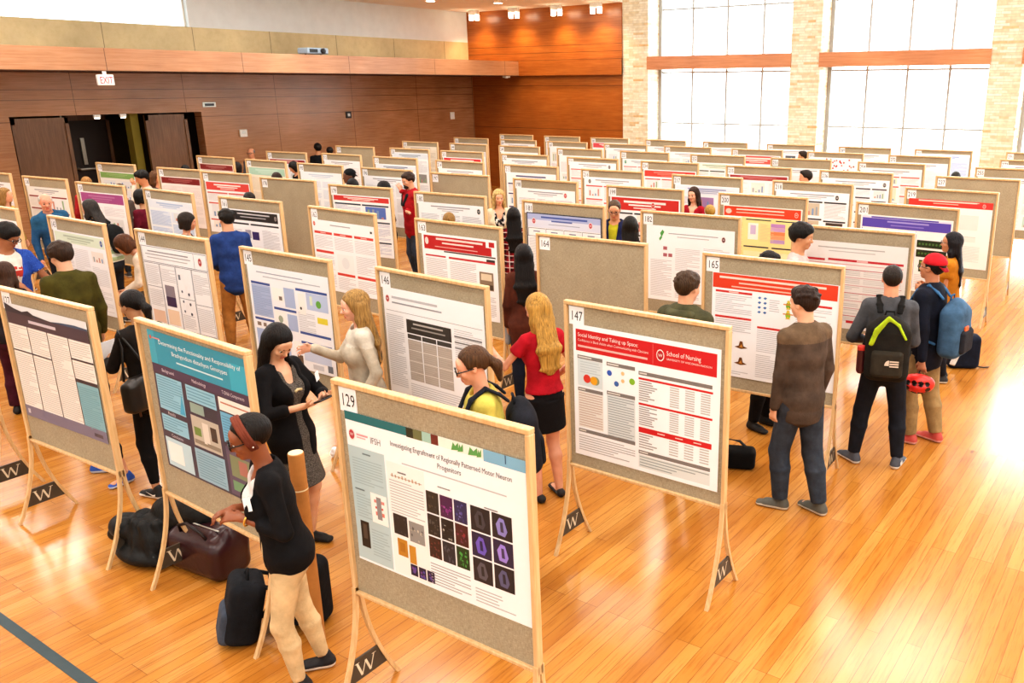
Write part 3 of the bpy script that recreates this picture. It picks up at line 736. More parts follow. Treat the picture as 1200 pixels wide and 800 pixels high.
def poster_teal():
    p = Poster(1.09, .9, 6, '3a3850'); T = '2196b4'
    p.rect(0, 0, 1, .235, T); p.rect(.0, .0, .07, .235, '37a9c4', 2); p.rect(.82, .05, .97, .23, '2eaac6', 2); p.text('Determining the Functionality and Responsibility of', .52, .085, .028, 'eef6f8', 'C', fit=.82); p.text('Brachypodium distachyon Genotypes', .52, .14, .028, 'eef6f8', 'C', fit=.56); p.rect(.28, .175, .75, .186, 'bfe0ea', 3)
    p.disc(.03, .05, .012, 'c85a50', 4); p.rect(.05, .045, .13, .055, 'c88a90', 3)
    p.rect(0, .235, 1, .3, '42395a', 2)
    for u, t in ((.1, 'Background'), (.42, 'Methodology'), (.72, 'T-DNA Components')): p.text(t, u, .28, .022, 'd8d4e0', fit=.013*len(t))
    B = '8cc4dc'
    p.rect(.02, .31, .3, .56, B, 2); p.lines(.03, .32, .29, .54, None, '5f9cb8', 3); p.poly([(.24, .55), (.28, .4), (.295, .55)], '3fa8d0', 4)
    p.rect(.02, .6, .3, .72, B, 2); p.lines(.03, .61, .29, .71, None, '5f9cb8', 3); p.text('Results', .1, .59, .022, 'd8d4e0'); p.text('Conclusion', .1, .755, .022, 'd8d4e0')
    p.rect(.02, .77, .3, .985, 'b8d8e6', 2); p.rect(.04, .8, .2, .95, 'eef2f4', 3)
    p.rect(.34, .31, .64, .42, B, 2); p.lines(.35, .32, .63, .41, None, '5f9cb8', 3); p.rect(.36, .43, .5, .5, '8aa6a0', 2); p.rect(.5, .43, .63, .5, '2c3448', 2)
    p.rect(.35, .52, .63, .74, 'b9b6ac', 2); p.rect(.37, .6, .44, .66, '6c8c4a', 3); p.rect(.46, .55, .52, .7, 'd8d4cc', 3); p.rect(.54, .56, .6, .66, '3a3434', 3); p.rect(.36, .69, .62, .72, '8a8478', 3)
    p.rect(.34, .76, .64, .985, '8fb8cc', 2); p.lines(.36, .78, .62, .97, None, '6c98ae', 3)
    p.rect(.67, .31, .985, .4, 'eceae6', 2); p.rect(.69, .34, .96, .35, 'b87a6c', 3); p.rect(.67, .41, .985, .62, '6ab4d8', 2); p.lines(.68, .43, .98, .6, None, '4a8cb0', 3); p.rect(.8, .41, .805, .62, '33507a', 4)
    p.rect(.67, .65, .985, .985, '58506c', 2); p.rect(.7, .7, .95, .85, '7c8a6c', 3); p.rect(.78, .72, .86, .82, 'a8726a', 4); p.rect(.7, .88, .95, .95, '6c9a74', 3)
    return p
def poster_127():
    p = Poster(1.08, .86, 8, 'eceae6')
    p.rect(0, 0, 1, .075, 'dfe6ee'); [p.poly([(a, b_), (c, d), (c, .075), (a, .075)], '243044', 5) for (a, b_), (c, d) in zip([(0, .0), (.12, .035), (.22, .05), (.3, .03), (.36, .055), (.5, .068)], [(.12, .035), (.22, .05), (.3, .03), (.36, .055), (.5, .068), (.6, .075)])]; [p.poly([(a, b_), (c, d), (c, .075), (a, .075)], '3c5878', 5) for (a, b_), (c, d) in zip([(.55, .075), (.7, .06), (.86, .052)], [(.7, .06), (.86, .052), (1, .06)])]
    p.rect(0, .075, 1, .17, '453f50', 2); p.rect(.28, .11, .62, .135, 'c9c4d2', 3); p.rect(0, .17, 1, .176, '5a5466', 2)
    for u in (.24, .49, .745): p.rect(u, .17, u+.008, .9, '3a3644', 4)
    p.rect(0, .4, .49, .412, '3a3644', 4); p.rect(.745, .33, 1, .345, '3a3644', 4); p.rect(.745, .5, 1, .53, '3a3644', 4)
    for (a, c, e, f) in ((.01, .19, .23, .39), (.26, .19, .48, .39), (.01, .43, .23, .89), (.26, .43, .48, .89), (.51, .19, .735, .89), (.765, .19, .985, .32), (.765, .36, .985, .49)): p.lines(a, c, e, f, None, 'c6c4c2')
    p.rect(.753, .53, 1, .93, '7fb4c4', 2); p.lines(.765, .56, .985, .92, None, '66a0b2', 3)
    p.rect(0, .9, 1, 1, '77758e', 3); p.rect(.03, .93, .06, .97, 'c4c4d0', 4); p.rect(.85, .94, .95, .97, '4c4a5c', 4)
    return p
def poster_145():
    p = Poster(1.1, .87, 9, 'eef1f7'); B = '3f5a9e'; L = 'a9bbde'
    p.rect(.12, .06, .7, .07, '9ea6b8', 3); p.rect(.2, .1, .9, .11, 'b4bac6', 3)
    p.rect(.03, .17, .28, .195, B, 2); p.rect(.03, .2, .28, .53, L, 2); p.lines(.04, .22, .27, .52, None, '92a6cc', 3); p.rect(.03, .55, .28, .575, B, 2); p.rect(.05, .6, .1, .64, '8a7a70', 3); p.rect(.13, .6, .17, .64, '8a7a70', 3); p.rect(.03, .67, .28, .92, L, 2)
    p.rect(.3, .2, .44, .33, 'f4f4f2', 2); p.rect(.38, .28, .42, .32, '77706a', 3); p.rect(.45, .18, .58, .38, L, 2); p.rect(.3, .4, .58, .425, B, 2); p.rect(.3, .44, .44, .62, 'f2f2f2', 2); p.disc(.37, .52, .03, '9aa89a', 3); p.rect(.46, .45, .58, .62, L, 2); p.rect(.3, .66, .45, .95, L, 2); p.lines(.31, .68, .44, .93, None, '92a6cc', 3)
    p.rect(.6, .16, .97, .185, B, 2); p.rect(.62, .21, .7, .42, 'f0f0ee', 2); p.disc(.645, .36, .012, '26262a', 4); p.rect(.72, .19, .97, .36, 'b8c8e6', 2); p.rect(.76, .22, .79, .31, 'd8e4d0', 3); p.disc(.86, .29, .03, '6cae50', 4); p.rect(.83, .42, .95, .48, 'e0d24a', 3); p.lines(.6, .4, .8, .6); p.rect(.6, .6, .97, .625, B, 2); p.rect(.6, .7, .97, .725, B, 2); p.rect(.62, .74, .95, .9, 'c4d0e8', 2)
    p.rect(.5, .72, .58, .8, 'f4f4f4', 2); p.rect(.53, .86, .6, .95, '6a5648', 3); p.rect(.9, .9, .96, .97, '6c7684', 3); p.rect(.72, .92, .85, .97, 'c8ccd4', 3)
    return p
def poster_144():
    p = Poster(1.12, .83, 10)
    D = '6d7488'
    def frame(a, c, e, f): p.rect(a, c, e, c+.006, D, 3); p.rect(a, f-.006, e, f, D, 3); p.rect(a, c, a+.004, f, D, 3); p.rect(e-.004, c, e, f, D, 3)
    frame(.01, .01, .99, .2); p.rect(.8, .01, .804, .2, D, 3); p.rect(.1, .06, .72, .075, '9a9aa2', 3); p.rect(.06, .1, .75, .11, '9a9aa2', 3); p.rect(.08, .14, .7, .15, 'b4b4ba', 3); p.crest(.89, .105, .03, 'b04048')
    for k in range(4): frame(.01+k*.245, .21, .25+k*.245, .99)
    for k in (0, 2, 3): p.rect(.01+k*.245, .5+.04*k, .25+k*.245, .506+.04*k, D, 3)
    p.lines(.03, .24, .235, .48); p.lines(.03, .54, .235, .75); p.rect(.04, .8, .23, .95, 'e8c9b4', 2); p.rect(.29, .46, .44, .72, '8d8794', 2); p.rect(.29, .6, .44, .72, '3c3058', 3); p.lines(.27, .26, .48, .42); p.rect(.28, .76, .46, .95, 'ecd4bc', 2)
    for q in range(3): p.disc(.56, .5+q*.12, .012, '5c6478', 4); p.disc(.66, .52+q*.12, .014, '484e60', 4)
    p.rect(.53, .3, .56, .36, '7c8694', 3); p.lines(.76, .26, .97, .5); p.lines(.76, .66, .97, .95); p.lines(.52, .78, .7, .95)
    return p
def poster_162():
    p = Poster(1.16, .84, 11); b = 'd0453c'
    p.crest(.04, .06, .02, 'c8503c'); p.rect(.3, .05, .62, .065, 'a8a8ae', 3); p.rect(.92, .07, .95, .1, '44484c', 3)
    for k in range(3):
        u = .03+k*.32; p.rect(u, .16, u+.29, .195, b, 2); p.rect(u+.1, .172, u+.19, .183, 'f0c8c4', 3); p.lines(u, .22, u+.29, .4)
    p.rect(.03, .43, .32, .465, b, 2); p.lines(.03, .5, .32, .7); p.rect(.37, .45, .63, .7, 'eef0f2', 2); p.disc(.5, .57, .06, 'dfe4e8', 3); p.rect(.35, .72, .63, .755, b, 2); p.rect(.67, .72, .96, .755, b, 2); p.lines(.35, .78, .63, .96); p.lines(.67, .78, .96, .96); p.lines(.67, .44, .96, .69); p.lines(.03, .74, .32, .96)
    return p
def poster_163():
    p = Poster(1.06, .86, 12); R = 'b8242a'
    p.rect(.03, .03, .86, .2, R, 2); p.rect(.86, .1, .93, .2, R, 2); p.rect(.2, .05, .82, .075, 'f0d8d4', 3); p.rect(.28, .1, .7, .12, 'f0d8d4', 3); p.rect(.18, .155, .75, .165, 'e0b0ac', 3); p.disc(.07, .1, .025, 'f0dcd8', 4, 1.5); p.rect(.9, .03, .97, .09, R, 2); p.rect(.3, .205, .98, .222, '4a4846', 2); p.rect(.86, .24, .97, .27, '3a3836', 2)
    p.rect(.04, .27, .32, .29, 'c23a44', 2); p.rect(.36, .27, .97, .295, 'c23a44', 2); p.lines(.04, .31, .33, .95, None, 'b8b8ba'); p.lines(.37, .32, .72, .95, None, 'b8b8ba'); p.rect(.76, .4, .94, .62, '8c7a66', 2); p.rect(.78, .42, .92, .5, 'dccfb8', 3); p.rect(.77, .55, .93, .61, '4c4038', 3); p.lines(.75, .66, .96, .95, None, 'b8b8ba')
    return p
def poster_181():
    p = Poster(1.11, .86, 13); N = '28324e'
    for a in ((0, 0, 1, .014), (0, .986, 1, 1), (0, 0, .012, 1), (.988, 0, 1, 1)): p.rect(*a, N, 4)
    p.rect(.012, .014, .988, .1, 'aebbe4', 2); p.rect(.012, .1, .988, .21, 'd8dff2', 2); p.rect(.2, .045, .82, .07, '4c62b0', 3); p.rect(.34, .095, .62, .115, '5468b0', 3); p.rect(.3, .15, .72, .16, 'a0a8c0', 3); p.crest(.1, .12, .026, 'c05060'); p.crest(.86, .12, .026, 'c05060')
    for k in range(4): u = .02+k*.243; p.rect(u, .22, u+.235, .226, N, 3); p.rect(u+.07, .26, u+.16, .275, '77809c', 3); p.rect(u, .22, u+.004, .34, N, 3); p.lines(u+.01, .36, u+.225, .95)
    p.rect(.012, .335, .988, .341, N, 3)
    return p
def poster_182():
    p = Poster(1.08, .86, 14); p.poly([(.16, .1), (.19, .05), (.21, .08), (.18, .15)], '4fa050', 3); p.poly([(.15, .17), (.18, .12), (.185, .16), (.16, .2)], '57a458', 3)
    p.rect(.26, .09, .82, .1, '9a9aa2', 3); p.rect(.36, .13, .72, .14, 'b0b0b6', 3); p.crest(.88, .12, .024, '6a3840')
    for u, v in ((.2, .27), (.2, .36), (.26, .36), (.36, .62), (.42, .63)): p.rect(u, v, u+.045, v+.045, 'a8626c', 3)
    p.lines(.05, .45, .3, .95, None, 'c2c2c6'); p.lines(.34, .28, .62, .58, None, 'c6c6ca'); p.lines(.34, .7, .62, .95, None, 'c6c6ca'); p.lines(.66, .25, .95, .95, None, 'c2c2c6'); return p
def poster_200():
    p = Poster(1.08, .86, 15, 'ecdf9c'); R = 'd8482c'; p.rect(0, 0, 1, .17, 'f6f2ea', 1); p.rect(.01, .015, .985, .16, R, 2); p.rect(.17, .045, .78, .065, 'f6d8cc', 3); p.rect(.17, .095, .78, .11, 'f0c0b0', 3); p.disc(.07, .09, .04, 'f0c8bc', 3, .8); p.crest(.93, .09, .022, 'd8482c')
    p.rect(.3, .19, .62, .205, '2a2c44', 3); p.rect(.68, .19, .97, .205, '2a2c44', 3); p.rect(.33, .25, .46, .5, 'f4f1e6', 2); p.rect(.36, .28, .43, .42, 'c8b8d8', 3); p.lines(.48, .25, .66, .52, None, 'd8c89c')
    for i, c in enumerate(('b98ac4', 'c8a0cc', 'e08a5c', 'e0a078', 'b89ac8')): p.rect(.62, .24+i*.06, .8, .296+i*.06, c, 2)
    p.rect(.28, .6, .6, .62, '2a2c44', 3); p.rect(.64, .6, .95, .62, '2a2c44', 3); p.lines(.05, .25, .26, .9, None, 'cdbf86'); p.rect(.28, .68, .6, .94, 'f0e6b8', 2); p.rect(.64, .68, .95, .94, 'f0e6b8', 2); p.disc(.12, .52, .02, '7a9a3c', 4); return p
def poster_201():
    p = Poster(1.09, .87, 16, 'f1efee'); V = '5b4cb0'; p.rect(.02, .02, .98, .045, 'dcd8ee', 2); p.rect(.02, .045, .98, .17, V, 2); p.rect(.12, .02, .85, .04, V, 3); p.rect(.3, .07, .75, .09, 'a49ad8', 3); p.rect(.34, .12, .7, .135, '8c80cc', 3)
    p.rect(.3, .18, .305, .97, V, 3); p.rect(.62, .18, .625, .97, V, 3); p.rect(.02, .18, .026, .97, V, 3); p.lines(.05, .22, .28, .9, None, 'cac8d0'); p.lines(.33, .22, .6, .9, None, 'cac8d0')
    for v, n in ((.29, 8), (.42, 8)):
        p.rect(.64, v, .96, v+.1, '26301f', 2)
        for k in range(n): p.disc(.67+k*.036, v+.05, .012, '4f7a3c', 4)
    p.rect(.68, .56, .84, .72, '28341c', 2)
    for k in range(12): p.disc(.7+(k % 4)*.037, .59+(k//4)*.045, .013, '8a9a3c', 4)
    p.lines(.64, .76, .96, .95); return p
def poster_219():
    p = Poster(1.1, .9, 17, 'ecebe8'); R = 'd83c34'; p.rect(0, 0, 1, .1, R, 2); p.rect(.12, .012, .84, .03, 'f6d8cc', 3); p.rect(.3, .05, .6, .062, 'f0c0b0', 3); p.crest(.9, .055, .018, 'd83c34'); p.rect(.72, .02, .98, .09, 'c83a3a', 3)
    p.lines(.05, .16, .28, .9, None, 'd0cfcc'); p.rect(.6, .2, .85, .42, 'dcdbd8', 2); p.rect(.66, .52, .84, .6, 'e2e0dc', 3); p.rect(.66, .52, .84, .524, 'a8a6a4', 4); p.lines(.34, .16, .55, .9, None, 'd4d3d0'); p.lines(.62, .66, .9, .9, None, 'd4d3d0'); return p
def poster_183():
    p = Poster(1.11, .88, 18, 'eae8e6'); R = 'c22f3a'
    p.rect(.2, .06, .8, .072, 'b4b2b0', 3); p.rect(.3, .1, .72, .11, 'c0bebc', 3); p.rect(.02, .2, .27, .225, R, 2); p.rect(.3, .19, .97, .215, R, 2); p.rect(.56, .192, .66, .212, 'e8b8b8', 3); p.rect(.02, .245, .97, .252, 'd88a90', 2)
    for k in range(7): v = .3+k*.09; p.rect(.02, v, .97, v+.008, 'd0a0a4' if k % 3 else 'b84a54', 2); p.lines(.03, v+.015, .6, v+.075, None, 'c6c4c2'); p.lines(.63, v+.015, .96, v+.075, None, 'cecccb')
    p.rect(.02, .62, .06, .65, R, 3); p.rect(.5, .9, .6, .93, R, 3); return p
def poster_180(): return generic(20, None, .1, 3, None, 'aab4c0', 'eef3f9', crest=(.93, '3c4a50'))
def poster_161():
    p = Poster(1.1, .85, 21); p.rect(.1, .02, .96, .16, '26282c', 2); p.rect(.25, .05, .82, .07, 'c8c8cc', 3); p.rect(.3, .1, .75, .115, 'b0b0b6', 3); p.crest(.92, .09, .018, '44444a')
    p.rect(.1, .2, .96, .225, '33363c', 2); p.rect(.44, .2, .47, .225, 'f2f2f2', 3); p.rect(.36, .3, .46, .42, 'a8a4b4', 3); p.rect(.48, .32, .6, .44, '3a2c6c', 3); p.rect(.52, .6, .64, .64, '3a2c6c', 3); p.lines(.06, .3, .3, .95); p.lines(.66, .28, .95, .9); p.lines(.36, .66, .6, .95); return p
# ------------------------------------------------------------------ the grid of boards, nine columns by ten rows
CX = (-2.74, -4.63, -6.37, -8.17, -9.93, -11.66, -13.43, -15.06, -16.74)
RY = (2.5, 4.37, 6.36, 8.2, 10.16, 11.95, 13.85, 15.77, 17.65, 19.55)
FIX = {(0, 0): (-2.73, 2.49, 1.1), (0, 1): (-4.69, 2.54, -2.4), (0, 2): (-6.4, 2.51, 2.2), (0, 3): (-8.25, 2.52, 1.), (1, 0): (-2.74, 4.34, 0), (1, 1): (-4.65, 4.38, -2.6), (1, 2): (-6.38, 4.37, .3),
       (1, 3): (-8.18, 4.4, .9), (1, 4): (-9.97, 4.37, 0), (1, 5): (-12.02, 4.4, 0), (2, 0): (-2.77, 6.34, 3.), (2, 1): (-4.6, 6.36, 3.), (2, 2): (-6.32, 6.39, .4), (2, 3): (-8.15, 6.39, -2),
       (2, 4): (-9.95, 6.42, 2.9), (2, 5): (-11.72, 6.36, 0), (2, 6): (-13.45, 6.31, 4), (2, 7): (-15.16, 6.31, 5), (2, 8): (-16.9, 6.25, 4), (3, 1): (-4.59, 8.23, 4.), (3, 2): (-6.33, 8.2, 2.3), (3, 3): (-8.16, 8.14, 4.),
       (3, 4): (-9.91, 8.13, 5), (3, 5): (-11.67, 8.21, 5), (3, 6): (-13.42, 8.29, 5), (3, 7): (-14.79, 8.28, 4), (3, 8): (-16.82, 8.23, 4), (4, 0): (-2.77, 10.2, -1.3), (4, 1): (-4.61, 10.18, 4), (4, 2): (-6.37, 10.12, 4),
       (5, 0): (-2.7, 12.04, 0), (5, 8): (-16.59, 11.72, 6), (6, 8): (-16.76, 13.71, 6), (7, 0): (-2.55, 15.72, 3), (8, 0): (-2.5, 17.6, 3), (9, 0): (-2.75, 19.6, 3)}
ORD = ('first', 'second', 'third', 'fourth', 'fifth', 'sixth', 'seventh', 'eighth', 'ninth', 'tenth')
def G(*a, **k): return lambda: generic(*a, **k)
RD = 'cc3a38'
PT = {
 (0, 0): ('white poster with a grid of dark microscope pictures', poster_129), (0, 1): ('turquoise and slate poster', poster_teal), (0, 2): ('grey poster with mountain skyline banner', poster_127), (0, 3): ('plain white text poster', G(31, None, .1)),
 (1, 0): ('red bannered nursing poster with tables', poster_147), (1, 1): ('white poster with large grey table', poster_146), (1, 2): ('pale blue poster with navy bars', poster_145), (1, 3): ('white poster boxed in grey lines', poster_144),
 (1, 4): ('white poster with pale green banner', G(32, 'd9e8d6', .13, 3, None, 'd2d4d8', crest=(.93, '3c6ca8'), htxt='b4c4b2')), (1, 5): ('faint white text poster', G(33, None, .1, 3, None, 'd0d4da')),
 (2, 0): ('orange red bannered poster with blue diamonds', poster_165), (2, 1): None, (2, 2): ('poster with stepped dark red banner', poster_163), (2, 3): ('white poster with rows of red bars', poster_162), (2, 4): ('white poster with black banner', poster_161),
 (2, 5): ('white poster with pale blue text blocks', G(34, 'e6eef9', .12, 2, None, 'a8c0e4', 'f2f6fb', htxt='b0c6e6', boxed='dfe9f8')), (2, 6): ('white poster with purple banner', G(35, 'a2508c', .16, 2, None, 'd6d6dc', htxt='b87aa8')), (2, 7): ('white poster with thin dark red rule', G(36, None, .1, 2, '8c3038', 'd8d4d0', 'eceae6')), (2, 8): ('white poster with purple edge', G(37, None, .1, 3, None, 'b0a8c0')),
 (3, 0): ('white poster crossed by thin red lines', poster_183), (3, 1): ('white poster with green leaf sketch', poster_182), (3, 2): ('blue bannered poster with two crests', poster_181), (3, 3): ('pale blue tinted text poster', poster_180), (3, 4): ('white poster with red strip and blue list', G(38, RD, .08, 2, '3c4658', 'a8b4d0', accents=('5c78c0', '8ca0d0'))),
 (3, 5): None, (3, 6): ('white poster with rounded red banner', G(39, 'd8504c', .15, 2, 'd06058', 'c8c4c4')), (3, 7): ('white poster with maroon banner', G(40, '7c2226', .12, 2, None, 'd8cfcc', 'efe6e2', htxt='a8605e')), (3, 8): ('grey white poster with green strip', G(41, '7fa862', .12, 2, None, 'c8ccc4', 'e8e8e2', htxt='98bc80')),
 (4, 0): ('purple bannered poster with green pictures', poster_201), (4, 1): ('yellow poster with orange red banner', poster_200), (4, 2): ('poster with three line red banner', G(42, 'c8322e', .2, 3, '3a3a40', 'b4b4b8', crest=(.62, 'c8322e'))), (4, 3): ('white poster with crest at right', G(43, None, .1, 3, None, 'b8b8bc', crest=(.84, 'c04850'))),
 (4, 4): None, (4, 5): ('white poster with red figures at left', G(44, None, .1, 3, None, 'c4c4c8', accents=('d86a64', 'e4a09a'))), (4, 6): ('white poster with faint blue lines', G(45, 'eef3f9', .12, 2, None, 'bccfe4', 'f4f7fb', htxt='c4d4e6')), (4, 7): ('cream poster with mint banner', G(46, 'aed2c0', .16, 2, None, 'd2c8b4', 'efe4d0', htxt='c8e2d4')), (4, 8): ('pinkish poster with maroon banner', G(47, '8c3436', .12, 2, None, 'd8c0b8', 'f0dcd2', htxt='b87a74')),
 (5, 0): ('grey white poster with bright red strip', poster_219), (5, 1): ('white poster with black bars and photo', G(48, None, .1, 3, '33343a', 'b4b6ba', crest=(.84, '3a3c40'), accents=('4c4038', 'c8bca8'))), (5, 2): ('white poster with mauve and blue marks', G(49, 'e4e6f0', .14, 3, None, 'b8bcd0', accents=('b08ab8', 'd49aa0', '8c9cc8'), htxt='9aa0c0')),
 (5, 3): ('white poster with fine red rule and sketch', G(50, None, .1, 3, 'd05a5a', 'c0c0c4', crest=(.1, '5c6468'))), (5, 4): ('white poster with navy corner blocks', G(51, 'f0f0f4', .16, 3, '34386c', 'b4b4c0', htxt='5a5c80')), (5, 5): ('white poster with blue rule', G(52, None, .1, 3, '5a6ac8', 'b8bcc8')), (5, 6): ('white poster with grey blue rule', G(53, 'e0e8f2', .12, 2, None, 'b4c4d8', htxt='7c8ca8')), (5, 7): ('white poster with red notes at right', G(54, None, .1, 3, None, 'c8c4c4', accents=('d8888a',))), (5, 8): ('white poster with dark red rule', G(55, '9c3a3c', .1, 2, None, 'd0c8c4', htxt='d8a8a4')),
 (6, 0): None, (6, 1): ('white poster with short dark bars', G(56, None, .1, 4, '4a4450', 'c4c8d4', crest=(.93, '5a5c64'))), (6, 2): ('blue grey poster with maroon top strip', G(57, 'a43c40', .09, 3, None, 'c0c4d0', 'e8ecf2', htxt='c87c7c', boxed='f2f4f6')), (6, 3): ('white poster with red arrow banner', G(58, 'd4483e', .13, 3, 'c85a56', 'c8c8cc', htxt='e08c80')), (6, 4): ('white poster with thin red rule', G(59, None, .1, 3, 'd8706c', 'c4c4c8', crest=(.86, '6a6c70'))),
 (6, 5): ('white poster with pink underline', G(60, 'eceef2', .12, 3, 'd4686c', 'b4b8c0', htxt='9aa4b0')), (6, 6): ('white poster with bright red strip', G(61, 'd43a44', .14, 2, None, 'c4c4c8')), (6, 7): ('pale blue poster with dark photo', G(62, 'd8e2ec', .13, 3, None, 'b4c0cc', 'eef2f6', accents=('4c4c4e', '8a8c8e'), htxt='98a8b8')), (6, 8): None,
 (7, 0): ('white poster with blue green charts', G(63, None, .1, 3, None, 'c0ccd4', accents=('b8d8d0', 'c0d4e8'))), (7, 1): ('white poster with red rule and charts', G(64, None, .1, 3, 'd86a64', 'c4c8cc', accents=('c8dcea', 'd4e4d0'))), (7, 2): ('plain white text poster', G(65, None, .1, 3, None, 'c4c4c8')), (7, 3): ('white poster with green rules', G(66, 'eef3ea', .12, 3, '3a4c40', 'c0c8c0', htxt='a0b8a0')), (7, 4): ('blue tinted poster with green emblem', G(67, 'eaf0f6', .12, 3, 'e0888a', 'bcc8d4', 'f2f5f9', crest=(.07, '3c9c84'), htxt='b0bcc8')),
 (7, 5): ('white poster with tiny emblem at right', G(68, None, .1, 3, None, 'c4c4c8', crest=(.92, 'c05860'))), (7, 6): ('white poster of plain text', G(69, None, .1, 3, None, 'c0c0c4')), (7, 7): ('white poster with grey banner', G(70, 'd4d8dc', .12, 3, None, 'c0c0c4', htxt='9a9ca0')), (7, 8): ('tan white poster', G(71, None, .1, 2, None, 'c8c0b0', 'ece4d4')),
 (8, 0): ('white chart poster', G(72, None, .1, 3, None, 'c4ccd4')), (8, 1): ('white poster with blue and green swirls', G(73, None, .1, 2, None, 'bcd0e4', accents=('a8d4e8', 'b8e0c4'))), (8, 2): ('white poster scattered with red dots', None), (8, 3): ('poster with pinkish red banner', G(75, 'e0605a', .2, 3, None, 'd4c4c4')), (8, 4): ('white poster of faint text', G(76, None, .1, 3, None, 'd0d0d4')), (8, 5): ('white poster with lavender text', G(77, None, .1, 3, None, 'c8c4d8')),
 (8, 6): ('white poster with red spot', G(78, None, .1, 3, None, 'c4c4c8', crest=(.86, 'd83c3c'))), (8, 7): ('white poster with tan text', G(79, None, .1, 3, None, 'ccc4b8')), (8, 8): ('poster with vivid red banner', G(80, 'cc3030', .16, 2, None, 'd8c4bc')),
 (9, 0): ('white poster', G(81, None, .1, 3, None, 'c8c8cc')), (9, 1): ('light blue poster', G(82, 'dfe8f8', .14, 2, None, 'a8c0ec', 'e8f0fc', boxed='cfdef6', htxt='98b4e4')), (9, 2): ('white poster with faint grey table', G(83, None, .1, 3, None, 'd4d6d8')), (9, 3): ('white poster with one dark picture', G(84, None, .1, 3, None, 'ccd0d4', accents=('5a6068',))), (9, 4): ('white poster with pale stripes', G(85, None, .1, 3, None, 'd4d0c8')), (9, 5): ('white poster with thin lines', G(86, None, .1, 3, None, 'd0d0d4')),
 (9, 6): ('poster with salmon red banner', G(87, 'd85660', .14, 3, None, 'd0c8c8')), (9, 7): ('white poster with orange red edge', G(88, 'e8e4e0', .12, 3, 'e05a30', 'c8c8cc', htxt='c0b8b0')), (9, 8): ('brownish white poster', G(89, None, .1, 3, None, 'c4b8a8', 'e4d8c8')),
}
def dots_poster():
    p = Poster(seed=74)
    for k in range(34):
        u = .5+p.rng.gauss(.12, .2); v = .12+.08*p.rng.gauss(0, 1.)
        if .03 < u < .97 and .02 < v < .3: p.disc(u, v, .016, p.rng.choice(['c83c40', '8c2c34', 'd87c78']), 3)
    p.lines(.05, .36, .95, .95, None, 'd0d0d4'); return p
PT[(8, 2)] = (PT[(8, 2)][0], dots_poster)
BASE = (129, 147, 165, 183, 201, 219, 237, 255, 273, 291)
first = {}
for j in range(10):
    for i in range(9 if j > 1 else (4 if j == 0 else 6)):
        rng = random.Random(j*31+i)
        x, y, a = FIX.get((j, i), (CX[i], RY[j], rng.uniform(1, 4)))
        a = math.radians(a); num = BASE[j]-i
        where = 'in the %s row from the front' % ORD[j] if j else 'in the front row'
        place = '%s from the right %s' % (ORD[i] if i else 'nearest', where) if i else 'nearest the right aisle, %s' % where
        look = PT.get((j, i))
        root = empty('display_board', (x, y, 0), a)
        tag(root, ('oak framed fabric board with ' + ('poster' if look else 'no poster') + ', %s' % (('rightmost of the %s row' % ORD[j]) if i == 0 else '%s board from the right in the %s row' % (ORD[i], ORD[j]))), 'display board', 'fabric display boards in rows across the hall')
        for nm, me in BPARTS: link(nm, me, root)
        if (j, i) != (0, 1): link('number_card', card_mesh(num), root)
        if look:
            p = look[1]()
            o = link('poster', p.mesh()); o.rotation_euler = (0, 0, a)
            u0 = {(0, 0): .015, (0, 1): .05, (0, 2): -.015, (2, 0): .035}.get((j, i), .005); z = {(0, 1): 1.752, (0, 2): 1.697}.get((j, i), 1.655 + (0 if j < 2 else rng.uniform(-.012, .02)))
            if j > 5: z += rng.uniform(-.03, .06)
            d = Vector((u0, -.0008, z)); d.rotate(o.rotation_euler); o.location = (x+d.x, y+d.y, d.z)
            tag(o, '%s, %s board from right in %s row' % (look[0], ORD[i], ORD[j]), 'poster', 'research posters pinned to the boards')
            # tacks at the corners
# ------------------------------------------------------------------ people
CAMP = np.array([0., 0.])
def RX(a): c, s = math.cos(a), math.sin(a); return np.array([[1, 0, 0], [0, c, -s], [0, s, c]])
def RYm(a): c, s = math.cos(a), math.sin(a); return np.array([[c, 0, s], [0, 1, 0], [-s, 0, c]])
def RZ(a): c, s = math.cos(a), math.sin(a); return np.array([[c, -s, 0], [s, c, 0], [0, 0, 1]])
D2R = PI/180
def ik(a, b, l1, l2, pole):
    a = np.array(a, float); b = np.array(b, float); d = b-a; L = np.linalg.norm(d); u = d/L
    if L > (l1+l2)*.998: L = (l1+l2)*.998; b = a+u*L
    x = (l1*l1-l2*l2+L*L)/(2*L); h = math.sqrt(max(l1*l1-x*x, 0)); p = np.array(pole, float); p = p-u*(p @ u); p = _n(p)
    return a+u*x+p*h, b
RES = {2: .0085, 1: .0125, 0: .019}
